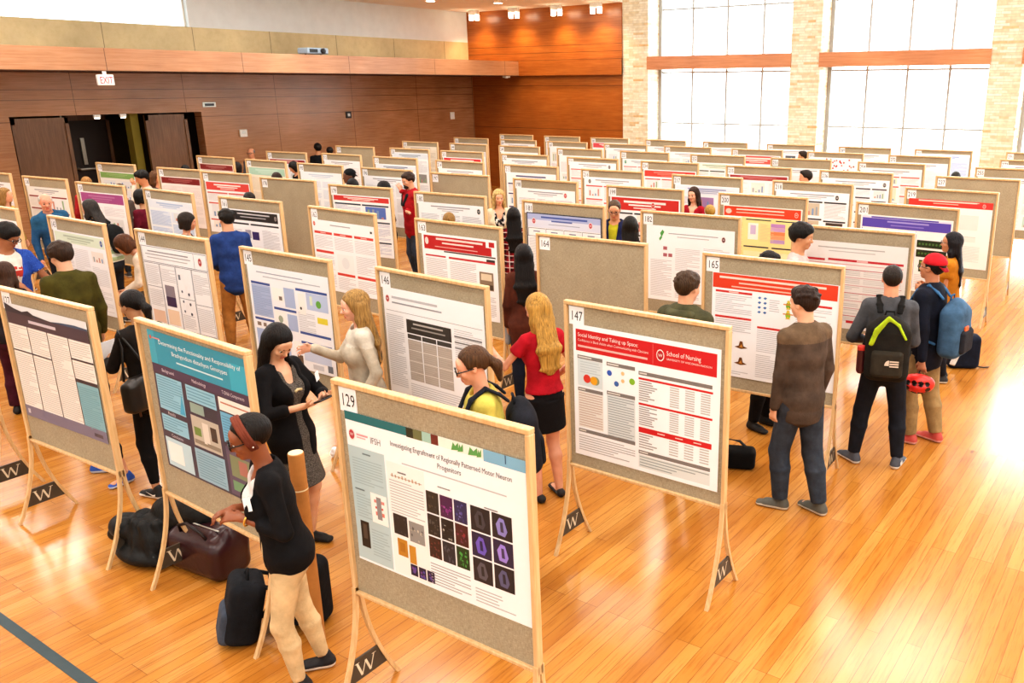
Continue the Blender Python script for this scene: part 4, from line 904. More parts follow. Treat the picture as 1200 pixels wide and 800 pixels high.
def person(label, x, y, H, phi, fem=False, skin='e2b08c', hair=('short', '3a2a1e'), top=None, jacket=None, bottom=None, shoes=('2a2a2c', 'e8e6e0'), lean=0, side=0, twist=0, head=(0, 0), lh=None, rh=None,
           lpole=None, rpole=None, lf=None, rf=None, det=1, hat=None, glasses=None, bust=1., bare_legs=False, extra=None, build=1., handdir=None, curl=.45, drop=0., lhd=None, rhd=None, lhn=None, rhn=None, htilt=0):
    S = H/1.75; rs = RES[det]
    d = -np.array([x, y]); d = d/np.linalg.norm(d); left = np.array([d[1], -d[0]])   # towards the viewpoint, and to its left
    fv = math.cos(phi*D2R)*d+math.sin(phi*D2R)*left
    rot = math.atan2(fv[0], -fv[1])
    zh = .52*H-drop
    R = RZ(twist*D2R) @ RX(lean*D2R) @ RYm(side*D2R); P0 = np.array([0, 0, zh])
    T = lambda a, b, c: P0+R @ np.array([a, b, c])
    lat = R @ np.array([1., 0, 0]); bw = build*S
    if fem: LV = [(-.05*H, .138, .105, .01), (0, .154, .116, .012), (.11*H, .112, .088, 0), (.19*H, .126, .102, -.008), (.26*H, .122, .085, 0), (.297*H, .078, .056, .01)]; sx, dr, af = .140, .042, .8
    else: LV = [(-.05*H, .140, .106, .008), (.01*H, .152, .114, .008), (.10*H, .138, .104, 0), (.20*H, .152, .114, -.006), (.265*H, .150, .098, 0), (.302*H, .092, .064, .01)]; sx, dr, af = .163, .05, .94
    def torso(sd, off=0., lo=-9, hi=9, k=.03):
        for (z0, w0, d0, y0), (z1, w1, d1, y1) in zip(LV, LV[1:]):
            if z1 < lo or z0 > hi: continue
            sd.cap(T(0, y0, z0), T(0, y1, z1), w0*bw+off, w1*bw+off, d0*bw+off, d1*bw+off, lat, k)
        if fem and bust and lo < .19*H:
            for s in (-1, 1): sd.ell(T(s*.066*S, -.085*S, .195*H), (.058*S*bust+off, .05*S*bust+off, .062*S*bust+off), R, .03)
    sh = {s: T(s*sx*bw, 0, .283*H) for s in (-1, 1)}
    la, lb = .168*H, .146*H
    arm = {}
    for s, w, pole in ((1, lh, lpole), (-1, rh, rpole)):
        t = np.array(w, float) if w is not None else sh[s]+np.array([s*.05, -.07, -.303*H])
        e, wv = ik(sh[s], t, la, lb, pole if pole is not None else (s*.5, .8, -.3)); arm[s] = (sh[s], e, wv)
    leg = {}
    for s, f in ((1, lf), (-1, rf)):
        f = f or (s*.10*S, 0, s*8); an = np.array([f[0], f[1]+.035*S, .085*S]); hp = P0+RZ(twist*.5*D2R) @ np.array([s*.08*bw, .005, -.005])
        kd = np.array([math.sin(f[2]*D2R), -math.cos(f[2]*D2R), 0]); kn, an = ik(hp, an, .247*H, .228*H, kd+np.array([0, -.4, 0])); leg[s] = (hp, kn, an, f)
    HR = RZ(head[0]*D2R) @ RX(head[1]*D2R) @ RYm(htilt*D2R)
    NB = T(0, .014, .30*H); hs = .5+.5*S; hs = hs*(1. if not fem else .97)
    HC = NB+_n(R @ np.array([0, -.12, 1.])*.55+HR @ np.array([0, -.2, 1.])*.45)*.116*H
    Hh = lambda a, b, c: HC+HR @ (np.array([a, b, c])*hs)
    sleeved = {}
    # ---- the body, one continuous skin
    b = SD(); torso(b, -.012)
    nr = (.046 if fem else .056)*S
    b.cap(T(0, .012, .27*H), Hh(0, .015, -.05), nr*1.12, nr, k=.03)
    hz = []
    for s in (-1, 1):
        a, e, w = arm[s]; g = .93
        b.cap(T(s*.09*S, 0, .283*H), a, .05*bw*af, dr*bw*.92, k=.03)
        b.cap(a, e, .047*bw*af*g, .038*bw*af*g, k=.02); b.cap(e, e+(w-e)*.35, .038*bw*af*g, .036*bw*af*g, k=.02); b.cap(e+(w-e)*.35, w, .036*bw*af*g, .025*S*g, k=.02)
        fd = _n(w-e); hdv = lhd if s == 1 else rhd
        if hdv is not None: fd = _n(hdv)
        nn = lhn if s == 1 else rhn
        n = np.array(nn, float) if nn is not None else np.array([-s*1., -.1, -.15]); n = n-fd*(n @ fd); n = _n(n)
        lt = np.cross(fd, n); th = -lt if s == 1 else lt; hh = S*.98
        b.cap(w, w+fd*.082*hh, .026*hh, .040*hh, .019*hh, .014*hh, lt, .012)
        if det == 0:
            b.cap(w+fd*.08*hh, w+fd*.13*hh+n*.03*hh, .036*hh, .028*hh, .014*hh, .012*hh, lt, .012)
        for i in range(4):
            ln = (.9, 1.02, .95, .74)[i]*hh; bs = w+fd*.078*hh+th*(1.5-i)*.0215*hh; c1 = curl*(.7+.12*i); c2 = c1+curl*1.5
            d1 = fd*math.cos(c1)+n*math.sin(c1)+th*(1.5-i)*.05; d2 = fd*math.cos(c2)+n*math.sin(c2); m = bs+_n(d1)*.043*ln
            b.cap(bs, m, .0092*hh, .0085*hh, k=.004); b.cap(m, m+_n(d2)*.042*ln, .0085*hh, .0068*hh, k=.004)
        tb = w+fd*.022*hh+th*.024*hh; td = _n(fd*.65+th*.6+n*.35); tm = tb+td*.042*hh; b.cap(tb, tm, .0125*hh, .0105*hh, k=.008); b.cap(tm, tm+_n(fd*.85+th*.2+n*.4)*.034*hh, .0105*hh, .008*hh, k=.005)
        hz.append(w+fd*.08)
    for s in (-1, 1):
        hp, kn, an, f = leg[s]; g = 1. if bare_legs else .86
        b.cap(hp, kn, .086*bw*g, .054*bw*g, k=.03); q = kn+(an-kn)*.32; b.cap(kn, q+np.array([0, .012, 0]), .052*bw*g, .054*bw*g, k=.02); b.cap(q+np.array([0, .012, 0]), an, .054*bw*g, .034*S*g, k=.02)
        c, sn = math.cos(f[2]*D2R), math.sin(f[2]*D2R); toe = np.array([sn, -c, 0])
        b.cap(an-toe*.02+np.array([0, 0, -.045*S]), an+toe*.14*S+np.array([0, 0, -.055*S]), .028*S, .032*S, .026*S, .02*S, np.array([c, sn, 0]), .02)
    # head
    E_ = lambda c, r, k=.015, op='+': b.ell(Hh(*c), np.array(r)*hs, HR, k*hs, op)
    C_ = lambda p, q, r0, r1, k=.008, op='+': b.cap(Hh(*p), Hh(*q), r0*hs, r1*hs, k=k*hs, op=op)
    jw = .054 if fem else .060
    E_((0, .016, .030), (.074, .093, .084)); E_((0, -.028, -.035), (jw, .064, .072), .03); E_((0, -.066, -.092), (.024 if fem else .028, .02, .018), .02)
    E_((0, -.076, .03), (.052, .018, .04), .02)
    if det:
        C_((-.032, -.086, .014), (.032, -.086, .014), .0085, .0085, .014)
        for s in (-1, 1): E_((s*.031, -.098, -.004), (.016, .012, .0105), .012, '-'); E_((s*.038, -.07, -.03), (.018, .016, .016), .02)
    C_((0, -.090, .002), (0, -.108, -.032), .007, .0115, .010); 
    for s in (-1, 1): E_((s*.0085, -.099, -.036), (.0085, .009, .0075), .006)
    C_((-.017, -.089, -.0625), (.017, -.089, -.0625), .0065, .0065, .006); C_((-.014, -.088, -.073), (.014, -.088, -.073), .0075, .0075, .006)
    for s in (-1, 1): b.cap(Hh(s*.073, .006, .016), Hh(s*.074, .0, -.024), .024*hs, .016*hs, .008*hs, .008*hs, HR @ np.array([.25*s, 1, 0]), .008)
    skm = skinmat(skin); lipc = ''.join('%02x' % int(v) for v in (int(skin[0:2], 16)*.9, int(skin[2:4], 16)*.68, int(skin[4:6], 16)*.7)); lpm = skinmat(lipc)
    def paint(F):
        q = (F-HC) @ HR/hs
        return ((np.abs(q[:, 0]) < .022) & (q[:, 1] < -.086) & (q[:, 2] < -.056) & (q[:, 2] > -.080)).astype(int)
    zones = [(2, HC[2]-.13, HC[2]+.125, rs*.62)] if det else [(2, HC[2]-.13, HC[2]+.125, .014)]
    root = link('person', sdmesh('person', b, [skm, lpm], rs, zones, paint if det else None))
    root.location = (x, y, 0); root.rotation_euler = (0, 0, rot); tag(root, label, 'person')
    # ---- eyes
    if det:
        for s in (-1, 1):
            m = MB(); vs = []; n1, n2 = 10, 7; r = .0115*hs; c = Hh(s*.031, -.0815, -.003)
            for i in range(n2+1):
                for k in range(n1):
                    a = PI*i/n2; vs.append(tuple(c+HR @ np.array([r*math.sin(a)*math.cos(2*PI*k/n1), -r*math.cos(a), r*math.sin(a)*math.sin(2*PI*k/n1)])))
            for i in range(n2):
                for k in range(n1): m.add([vs[i*n1+k], vs[i*n1+(k+1) % n1], vs[(i+1)*n1+(k+1) % n1], vs[(i+1)*n1+k]], [(0, 1, 2, 3)], 1 if i < 2 else 0)
            link('eye', m.mesh('eye', [plain('eye_white', 'ece8e2', .3), plain('iris_dark', '2a1a12', .2)], smooth=True), root)
    # ---- hair
    st, hc = hair
    if st != 'none':
        h = SD(); rh_ = max(rs, .01)
        HE = lambda c, r, k=.02, op='+': h.ell(Hh(*c), np.array(r)*hs, HR, k*hs, op)
        HCp = lambda p, q, a, b_, da=None, db=None, k=.03, lat_=None: h.cap(Hh(*p), Hh(*q), a*hs, b_*hs, None if da is None else da*hs, None if db is None else db*hs, lat_ if lat_ is None else HR @ np.array(lat_), k*hs)
        th = {'short': .012, 'buzz': .005, 'thick': .022, 'curly': .03, 'afro': .014, 'bob': .018, 'long': .014, 'pony': .009, 'wavy': .02, 'fringe': .008, 'headband': .012}[st]
        HE((0, .02, .032), (.076+th, .096+th, .086+th*1.15))
        if st in ('thick', 'curly', 'short'): HE((0, -.05, .085), (.055, .045, .03+th*.4), .03)
        if st == 'curly':
            rr = random.Random(5)
            for _ in range(34):
                a, e = rr.uniform(0, 2*PI), rr.uniform(.1, 1.35); HE((.088*math.cos(a)*math.cos(e), .02+.1*math.sin(a)*math.cos(e), .045+.088*math.sin(e)), (.022,)*3, .008)
        # open the face, ears and nape
        if det and st in ('short', 'thick'):
            rr = random.Random(int(x*100) % 97)
            for _ in range(46):
                a, e = rr.uniform(0, 2*PI), rr.uniform(.05, 1.45); q = 1+th*2.2
                HE(((.077+th*.7)*math.cos(a)*math.cos(e), .02+(.097+th*.7)*math.sin(a)*math.cos(e), .034+(.086+th*.8)*math.sin(e)), (rr.uniform(.012, .02), rr.uniform(.014, .024), rr.uniform(.009, .015)), .006)
        fz = {'short': .055, 'buzz': .06, 'thick': .045, 'curly': .045, 'afro': .055, 'bob': .035, 'long': .06, 'pony': .075, 'wavy': .06, 'fringe': -.1, 'headband': .07}[st]
        if st == 'fringe':
            HE((0, -.02, .14), (.08, .12, .11), .02, '-'); HE((0, -.1, 0), (.1, .1, .1), .01, '-')
        else:
            h.box(Hh(0, -.1, fz-.14), np.array((.066 if st in ('bob', 'long', 'wavy') else .07, .075, .14))*hs, HR, .05*hs, .015*hs, '-')
        if st in ('short', 'buzz', 'thick', 'curly', 'afro', 'fringe', 'headband'):
            h.box(Hh(0, -.035, -.09), np.array((.12, .075, .085))*hs, HR, .03*hs, .015*hs, '-'); h.cut(Hh(0, .05, -.062), HR @ np.array([0, .15, -1.]))
        elif st == 'pony':
            h.box(Hh(0, -.03, -.1), np.array((.12, .085, .09))*hs, HR, .03*hs, .015*hs, '-'); h.cut(Hh(0, .05, -.075), HR @ np.array([0, .25, -1.]))
        dn = np.array([0, 0, -1.])
        if st == 'bob':
            for s in (-1, 1): HCp((s*.07, .01, .02), (s*.072, -.005, -.085), .03, .03, .05, .05, .03, (1, 0, 0))
            HCp((0, .07, 0), (0, .075, -.085), .07, .07, .04, .036, .03, (1, 0, 0))
        if st in ('long', 'wavy'):
            L_ = .27 if st == 'long' else .25
            q0 = Hh(0, .065, .0); q1 = T(0, .092*S+.016, .24*H); q2 = q1+dn*(L_-.12)+np.array([0, .014, 0])
            if (q0-q1)[2] < .02: q1 = q0+dn*.1
            h.cap(q0, q1, .094*hs, .112*hs, .045*hs, .036*hs, HR @ np.array([1., 0, 0]), .03); h.cap(q1, q2, .112*hs, .085*hs, .036*hs, .014*hs, lat, .03); h.cap(q2, q2+dn*.05, .08*hs, .035*hs, .014*hs, .008*hs, lat, .02)
            for s in (-1, 1):
                p0 = Hh(s*.07, .018, .01); p1 = Hh(s*.08, .014, -.10); h.cap(p0, p1, .036*hs, .04*hs, .028*hs, .026*hs, HR @ np.array([0., 1, 0]), .025); h.cap(p1, p1+np.array([s*.008, .0, -.11]) if not lean > 30 else p1+dn*.1, .038*hs, .026*hs, .024*hs, .018*hs, HR @ np.array([0., 1, 0]), .025)
            if st == 'wavy':
                rr = random.Random(3)
                for _ in range(18): s = rr.choice((-1, 1)); h.ell(Hh(s*rr.uniform(.07, .1), rr.uniform(-.02, .06), rr.uniform(-.2, .03)), (.02, .02, .026), None, .012)
        if st == 'pony':
            HE((0, .11, .0), (.03, .03, .03), .012); h.cap(Hh(0, .115, .0), Hh(0, .145, -.05), .026*hs, .036*hs, k=.015); h.cap(Hh(0, .145, -.05), Hh(0, .135, -.15), .036*hs, .018*hs, k=.015)
        hm = [hairmat(hc)]
        link('hair', sdmesh('hair', h, hm, rh_, [(2, HC[2]-.05, HC[2]+.14, rh_*.8)] if det else ()), root)
        if det:
            e = SD()
            for s in (-1, 1): e.cap(Hh(s*.018, -.0955, .02), Hh(s*.046, -.0875, .022), .0042*hs, .003*hs, k=.004)
            link('eyebrows', sdmesh('eyebrows', e, hairmat(hc if st != 'fringe' else '8a8078'), .0045, smooth_it=0), root)
        if st == 'fringe': pass
        if st == 'headband':
            e = SD(); e.cap(Hh(0, -.012, .03), Hh(0, -.002, .045), .092*hs, .092*hs, .107*hs, .107*hs, HR @ np.array([1., 0, 0]), .01, True)
            e.ops = []; 
            m = MB(); ring = []
            for k in range(28):
                a = 2*PI*k/28; ring.append(tuple(Hh(.0905*math.cos(a), -.012+.04*0, .03+.104*math.sin(a)) if False else Hh(.088*math.cos(a), -.012-.016*math.sin(a), .03+.0985*math.sin(a))))
            [m.tube([tuple(np.array(p)+HR @ np.array([0, dy*hs, 0])) for p in ring], .012*hs, 8, closed=True) for dy in (-.012, .0, .012)]; link('headband', m.mesh('headband', cloth('7a4030'), smooth=True), root)
        if st == 'pony':
            m = MB(); m.tube([tuple(Hh(.026*math.cos(2*PI*k/12), .122, -.002+.026*math.sin(2*PI*k/12))) for k in range(12)], .006, 6, closed=True); link('hair_tie', m.mesh('hair_tie', M['black_pl'], smooth=True), root)
    if hat:
        h = SD(); h.ell(Hh(0, .022, .045), np.array((.088, .108, .092))*hs, HR, .01); h.cut(Hh(0, 0, .035), HR @ np.array([0, .1, -1.]))
        link('cap_crown', sdmesh('cap_crown', h, cloth(hat), .011), root)
        h = SD(); yb = 1
        h.cap(Hh(0, .09, .04), Hh(0, .14, .0), .068*hs, .045*hs, .009, .008, HR @ np.array([1., 0, 0]), .01); link('cap_brim', sdmesh('cap_brim', h, cloth(shade(hat, .85)), .009), root)
    if glasses:
        m = MB()
        for s in (-1, 1):
            ring = [tuple(Hh(s*.033+.022*math.cos(2*PI*k/14), -.109+abs(.022*math.cos(2*PI*k/14)+s*.0)*.08, -.003+.016*math.sin(2*PI*k/14))) for k in range(14)]
            m.tube(ring, .0028 if glasses != 'dark' else .004, 6, closed=True)
            m.tube([tuple(Hh(s*.055, -.105, .003)), tuple(Hh(s*.074, -.06, .004)), tuple(Hh(s*.079, .005, .002))], .0026 if glasses != 'dark' else .0036, 6)
        m.tube([tuple(Hh(-.011, -.110, 0)), tuple(Hh(0, -.114, .002)), tuple(Hh(.011, -.110, 0))], .0026, 6)
        link('glasses', m.mesh('glasses', plain('glasses_frame', '1c1a1c', .3), smooth=True), root)
    # ---- clothes
    def garment(name, g, off0):
        sd = SD(); off = off0+g.get('loose', 0); hem = g.get('hem', -.03)*H; k = .025
        torso(sd, off, hi=9)
        if hem >= -.05*H: sd.cut(T(0, 0, hem), R @ np.array([0, 0, -1.]), T(0, 0, hem)+np.array([-.26, -.26, -.3]), T(0, 0, hem)+np.array([.26, .26, .06]))
        if hem < -.05*H:
            fl = g.get('flare', 0); w0 = LV[0][1]*bw+off; d0 = LV[0][2]*bw+off
            ctr = np.array([0, .0, 0]); lowp = P0+np.array([0, .008, hem])+(np.mean([leg[1][1], leg[-1][1]], 0)-P0)*np.array([1, 1, 0])*.35
            sd.cap(T(0, .01, -.04*H), lowp, w0, w0+fl, d0, d0+fl, lat, .03, True)
        sl = g.get('sleeve', 'long'); srad = g.get('srad', .012)
        for s in (-1, 1):
            a, e, w = arm[s]
            if sl != 'none' or True: sd.cap(T(s*.09*S, 0, .281*H), a, .052*bw*af+off, dr*bw+off*.7 if sl != 'none' else .03, k=.03)
            if sl == 'short': sd.cap(a, a+(e-a)*(.5 if fem else .66), dr*bw*.97+off*.6, .047*bw*af+srad+.012, k=.02, flat=True); sd.cut(a+(e-a)*.62, e-a, (a+(e-a)*.62)-.09, (a+(e-a)*.62)+.09+.0*(e-a)) if False else None
            if sl in ('long', 'threeq'):
                fr = 1. if sl == 'long' else .5
                sd.cap(a, e, dr*bw*.93+off*.6, .041*bw*af+srad, k=.02); sd.cap(e, e+(w-e)*fr*.97, .041*bw*af+srad, (.029 if fr == 1 else .036)*S+srad*.8, k=.015)
        nk = g.get('neck', 'crew')
        nr2 = {'crew': .062, 'collar': .056, 'scoop': .085, 'v': .07}[nk]*S
        sd.cap(T(0, .0, .285*H), T(0, -.02, .36*H), nr2, nr2*1.25, k=.01, op='-')
        if nk in ('scoop', 'v'): sd.cap(T(0, -.11*S, .25*H), T(0, -.09*S, .32*H), .03*S if nk == 'v' else .05*S, .06*S, k=.01, op='-')
        if g.get('open'):
            o = g['open']; zb = max(hem, -.03*H)
            sd.cap(T(0, -.16*S, .14*H), T(0, -.12*S, .30*H), o*.7, o*1.5, .07*S, .1*S, lat, .01, op='-')
            if g.get('full_open'): sd.cap(T(0, -.17*S, hem-.05), T(0, -.17*S, .2*H), o*.9, o*.7, .085*S, .085*S, lat, .01, op='-')
        if nk == 'collar' or g.get('collar'):
            cw = .066*S
            for q in range(10):
                a0, a1 = [PI*.62+PI*1.76*t/10 for t in (q, q+1)]
                pa, pb = [T(cw*math.sin(a_+PI*.0), .012-cw*-math.cos(a_)*1., .30*H+.018*S*(1 if True else 0)) for a_ in (a0, a1)]
                sd.cap(pa, pb, .013, .013, .02, .02, np.array([0, 0, 1.]) if False else None, .008)
        mats = [g['mat'] if 'mat' in g else cloth(g['col'], g.get('pat'), g.get('col2', 'ffffff'), g.get('rough', .85))]
        pf = None
        if g.get('yoke'):
            mats.append(cloth(g['yoke'])); zy = g.get('yokez', .2)*H
            def pf(F):
                q = (F-P0) @ R; return (q[:, 2] > zy).astype(int)
        if g.get('print'):
            mats.append(cloth(g['print'])); rr = random.Random(2)
            bl = [(rr.uniform(-.09, .07), rr.uniform(.13, .23)*H, rr.uniform(.02, .05), rr.uniform(.012, .03)) for _ in range(9)]
            def pf(F):
                q = (F-P0) @ R; mk = np.zeros(len(F), bool)
                for (cx, cz, w_, h_) in bl: mk |= (np.abs(q[:, 0]-cx) < w_) & (np.abs(q[:, 2]-cz) < h_) & (q[:, 1] < -.05)
                return mk.astype(int)
        return link(name, sdmesh(name, sd, mats, rs*1.12, (), pf), root)
    if top: garment(top.get('name', 'shirt'), top, .010)
    if jacket: garment(jacket.get('name', 'jacket'), jacket, .024)
    if bottom:
        g = bottom; sd = SD(); bg = g.get('baggy', .012); kind = g.get('kind', 'pants')
        if kind == 'pants':
            for s in (-1, 1):
                hp, kn, an, f = leg[s]; en = an+(kn-an)*g.get('crop', .02)+np.array([0, 0, -.0])
                sd.cap(hp, kn, .088*bw+bg*.7, .056*bw+bg, k=.035); q = kn+(an-kn)*.32; sd.cap(kn, q+np.array([0, .01, 0]), .056*bw+bg, .056*bw+bg, k=.02); sd.cap(q+np.array([0, .01, 0]), en, .056*bw+bg, .036*S+bg*g.get('cuff', 1.1), k=.02, flat=True)
            sd.cap(T(0, .01, -.045*H), T(0, .008, .01*H), LV[0][1]*bw+bg*.5, LV[1][1]*bw+.006, LV[0][2]*bw+bg*.5, LV[1][2]*bw+.006, lat, .03)
            sd.cap(T(0, .008, .01*H), T(0, .004, .07*H), LV[1][1]*bw+.006, (LV[1][1]*.4+LV[2][1]*.6)*bw+.006, LV[1][2]*bw+.006, (LV[1][2]*.4+LV[2][2]*.6)*bw+.006, lat, .03, True)
            nm = 'trousers'
        else:
            ln = g.get('len', .2)*H; fl = g.get('flare', .03); kc = np.mean([leg[1][1], leg[-1][1]], 0)
            lowp = np.array([(kc[0])*.6, kc[1]*.6+.005, zh-ln])
            sd.cap(T(0, .006, .0), T(0, .002, .085*H), LV[1][1]*bw+.012, LV[2][1]*bw+.014, LV[1][2]*bw+.012, LV[2][2]*bw+.014, lat, .02, True)
            sd.cap(T(0, .01, .0), lowp, LV[1][1]*bw+.012, LV[1][1]*bw+.012+fl, LV[1][2]*bw+.014, LV[1][2]*bw+.014+fl, lat, .03, True); nm = 'skirt'
        link(nm, sdmesh(nm, sd, [cloth(g['col'], g.get('pat'), g.get('col2', 'ffffff'))], rs*1.12), root)
    if shoes:
        for s in (-1, 1):
            hp, kn, an, f = leg[s]; c, sn = math.cos(f[2]*D2R), math.sin(f[2]*D2R); toe = np.array([sn, -c, 0]); lt = np.array([c, sn, 0]); b0 = np.array([an[0], an[1], 0.])
            sd = SD(); u = S*(.93 if fem else 1.)
            sd.cap(b0-toe*.045*u+np.array([0, 0, .028]), b0+toe*.165*u+np.array([0, 0, .024]), .036*u, .043*u, .026, .022, lt, .02)
            if shoes[0] == 'flat':
                sd.cap(b0-toe*.04*u+np.array([0, 0, .04*u]), b0-toe*.03*u+np.array([0, 0, .05*u]), .034*u, .032*u, .034*u, .03*u, lt, .02)
            else:
                sd.cap(b0-toe*.03*u+np.array([0, 0, .045*u]), b0+toe*.1*u+np.array([0, 0, .04*u]), .036*u, .034*u, .045*u, .03*u, lt, .025)
                sd.cap(b0-toe*.02*u+np.array([0, 0, .05*u]), b0-toe*.012*u+np.array([0, 0, .098*u]), .038*u, .036*u, .044*u, .04*u, lt, .02)
            sd.cut(b0+np.array([0, 0, .001]), (0, 0, -1))
            col = shoes[1] if shoes[0] == 'flat' else shoes[0]; sole = shoes[-1]
            link('shoe', sdmesh('shoe', sd, [plain('shoe_'+col, col, .6), plain('sole_'+sole, sole, .6)], min(rs, .011), (), (lambda F: (F[:, 2] < .03).astype(int))), root)
    info = dict(root=root, T=T, R=R, Hh=Hh, HR=HR, arm=arm, leg=leg, S=S, H=H, hs=hs, lat=lat, zh=zh, rot=rot, P0=P0, bw=bw)
    return info
def to_world(I, p):
    r = RZ(I['rot']); q = r @ np.array(p); return np.array([q[0]+I['root'].location.x, q[1]+I['root'].location.y, q[2]])
# ------------------------------------------------------------------ the visitors
W_, B_ = 'e8e4dc', '16161a'
I = {}
I['blazer'] = person('woman in black blazer, cream trousers and dark glasses standing beside the turquoise poster', -3.69, 2.33, 1.60, 86, True, '8a5234', ('headband', '17110e'),
    top=dict(name='blouse', col='e6e2e0', neck='scoop', sleeve='none', hem=-.02), jacket=dict(name='blazer', col='141417', open=.085, neck='v', hem=-.05, full_open=True, sleeve='threeq', loose=.0, srad=.012), bottom=dict(col='d9bd92', baggy=.004, cuff=.6), shoes=('1c1c20', 'e6e2da'),
    lean=6, head=(0, 14), lh=(.06, -.18, 1.09), rh=(-.05, -.21, 1.10), lpole=(.6, .7, -.4), rpole=(-.6, .7, -.4), lf=(.075, -.05, 6), rf=(-.09, .10, -12), det=2, glasses='dark', lhd=(-.5, -.8, .1), rhd=(.3, -.9, 0), lhn=(-.4, .2, -1), rhn=(.3, .2, -1))
I['phone'] = person('woman with long black hair in grey dress and black cardigan looking at her phone', -4.91, 3.27, 1.66, -45, True, 'd9a98a', ('long', '120d0e'),
    top=dict(name='dress', col='4a4540', neck='scoop', sleeve='none', hem=-.21, flare=.055, pat='fleck', col2='7a736c'), jacket=dict(name='cardigan', col='141316', open=.06, neck='v', hem=-.16, sleeve='threeq', full_open=True), shoes=('141416', '141416'), bare_legs=True,
    lean=-7, head=(-14, 36), lh=(.06, -.25, 1.16), rh=(-.10, -.22, 1.14), lpole=(.7, .6, -.3), rpole=(-.7, .6, -.3), det=2, lhd=(-.6, -.7, .2), rhd=(.5, -.75, .2), lhn=(-.3, 0, .9), rhn=(.3, 0, .9))
I['handbag'] = person('woman all in black with dark ponytail holding a leaflet, seen from behind', -6.62, 3.22, 1.67, 150, True, 'b98a68', ('pony', '140f10'),
    top=dict(name='jacket', col='221d1b', loose=.012, hem=-.06, neck='collar'), bottom=dict(col='121114', baggy=.002, crop=.12, cuff=.5), shoes=('17171a', 'ece8e2'), head=(8, 14), lean=1, lh=(.1, -.34, 1.08), det=2, lf=(.12, .02, 12), rf=(-.1, -.04, -4))
I['olive'] = person('man in olive green shirt, back turned, standing behind the grey mountain poster board', -8.62, 3.63, 1.78, 172, False, 'e0b193', ('thick', '3a2618'),
    top=dict(col='4f4a1c', loose=.014, neck='collar', hem=-.06), bottom=dict(col='17171c', crop=.22), shoes=('2c4c9c', 'dfe4ee'), head=(25, 16), lean=3, det=1, build=.98)
I['plaid_blue'] = person('young man in open blue checked shirt over a white and red tee, glasses', -10.3, 3.79, 1.8, -18, False, 'a8714e', ('curly', '17110f'),
    top=dict(name='tee', col='e8e2d8', sleeve='short', print='c8463c', hem=-.04), jacket=dict(name='overshirt', col='2548a8', pat='fleck', col2='4a74d0', sleeve='short', open=.08, full_open=True, neck='v', hem=-.05), bottom=dict(col='3a3a40'), glasses='dark', head=(30, 26), rh=(.12, -.34, 1.0), lh=(.4, -.2, .95), det=1)
I['maroon_trousers'] = person('person in maroon trousers and black shoes at the left edge', -9.55, 3.43, 1.52, 205, True, 'c89a7c', ('long', '4a2f20'), top=dict(col='2a2226', hem=-.05), bottom=dict(col='4a1626', baggy=.03), shoes=('1c1a1c', '1c1a1c'), lean=10, det=1)
I['blue_jacket'] = person('balding grey man in teal blue jacket looking toward the camera', -13.40, 5.61, 1.76, -14, False, 'd89a80', ('fringe', 'c8c2b8'), top=dict(name='jacket', col='2c5a88', yoke='2f6288', yokez=.22, loose=.02, neck='collar', hem=-.07), bottom=dict(col='22242c'), lean=6, side=-8, head=(-8, 10), det=1)
I['blonde_left'] = person('fair haired woman at the far left edge facing right', -15.45, 5.83, 1.66, -62, True, 'dfa585', ('long', 'a87f46'), top=dict(col='c8a860'), bottom=dict(col='2a2a30'), det=0)
I['stripes'] = person('girl in green and white striped top with dark rucksack leaning to a poster', -12.18, 5.7, 1.74, 128, True, 'd8a888', ('long', '3a3634'), top=dict(col='b8c89c', pat='stripe', col2='e8ece0', sleeve='long'), bottom=dict(col='2c2e36'), lean=16, det=0)
I['cream_bend'] = person('person in cream shirt bending forward behind the pale green poster', -9.99, 5.30, 1.66, 98, True, 'd8a080', ('bob', '5c3418'), top=dict(col='dccab8', loose=.02), bottom=dict(col='3c404c'), lean=36, head=(0, 40), lh=(.2, -.5, .85), rh=(-.15, -.5, .85), det=0)
I['maroon_shirt'] = person('person with dark hair and maroon shirt behind the purple bannered poster', -13.38, 6.85, 1.66, 140, True, 'c89a78', ('bob', '1c1816'), top=dict(col='6c1830'), bottom=dict(col='26262c'), head=(0, 12), det=0)
I['hand_face'] = person('dark haired man with hand at his face near the doorway', -15.53, 8.06, 1.75, 75, False, 'cf9068', ('thick', '17120f'), top=dict(col='d8c8b8', neck='collar'), bottom=dict(col='2c2e36'), head=(0, 20), lh=(.03, -.2, 1.5), lpole=(.3, -.2, -1), lhd=(0, -.1, .9), det=0)
I['door_woman'] = person('brown haired woman in dark top facing right near the doorway', -16.00, 8.50, 1.68, -60, True, 'e09a74', ('long', '6a4628'), top=dict(col='2a2224'), bottom=dict(col='22222a'), det=0)
I['tan_head'] = person('person with light brown hair and red top behind the purple bannered poster', -15.91, 7.26, 1.68, 178, False, 'd8a078', ('short', 'b08048'), top=dict(col='b02c30'), bottom=dict(col='33363c'), det=0)
I['small_head'] = person('short person with brown hair below the green stripe poster', -15.2, 7.45, 1.58, 170, True, 'd0a080', ('bob', '4a3828'), top=dict(col='5c5450'), bottom=dict(col='33363c'), det=0)
I['head_218'] = person('person of whom only black hair shows above the maroon bannered poster', -16.55, 9.4, 1.69, 180, False, 'c89878', ('short', '15110f'), top=dict(col='3c3c44'), bottom=dict(col='2a2a30'), det=0)
I['grey_glasses'] = person('grey haired man with dark glasses standing against the wood wall', -19.09, 12.53, 1.75, 25, False, 'd09878', ('fringe', '8c8880'), top=dict(col='6a6c74'), bottom=dict(col='33343c'), glasses='dark', det=0)
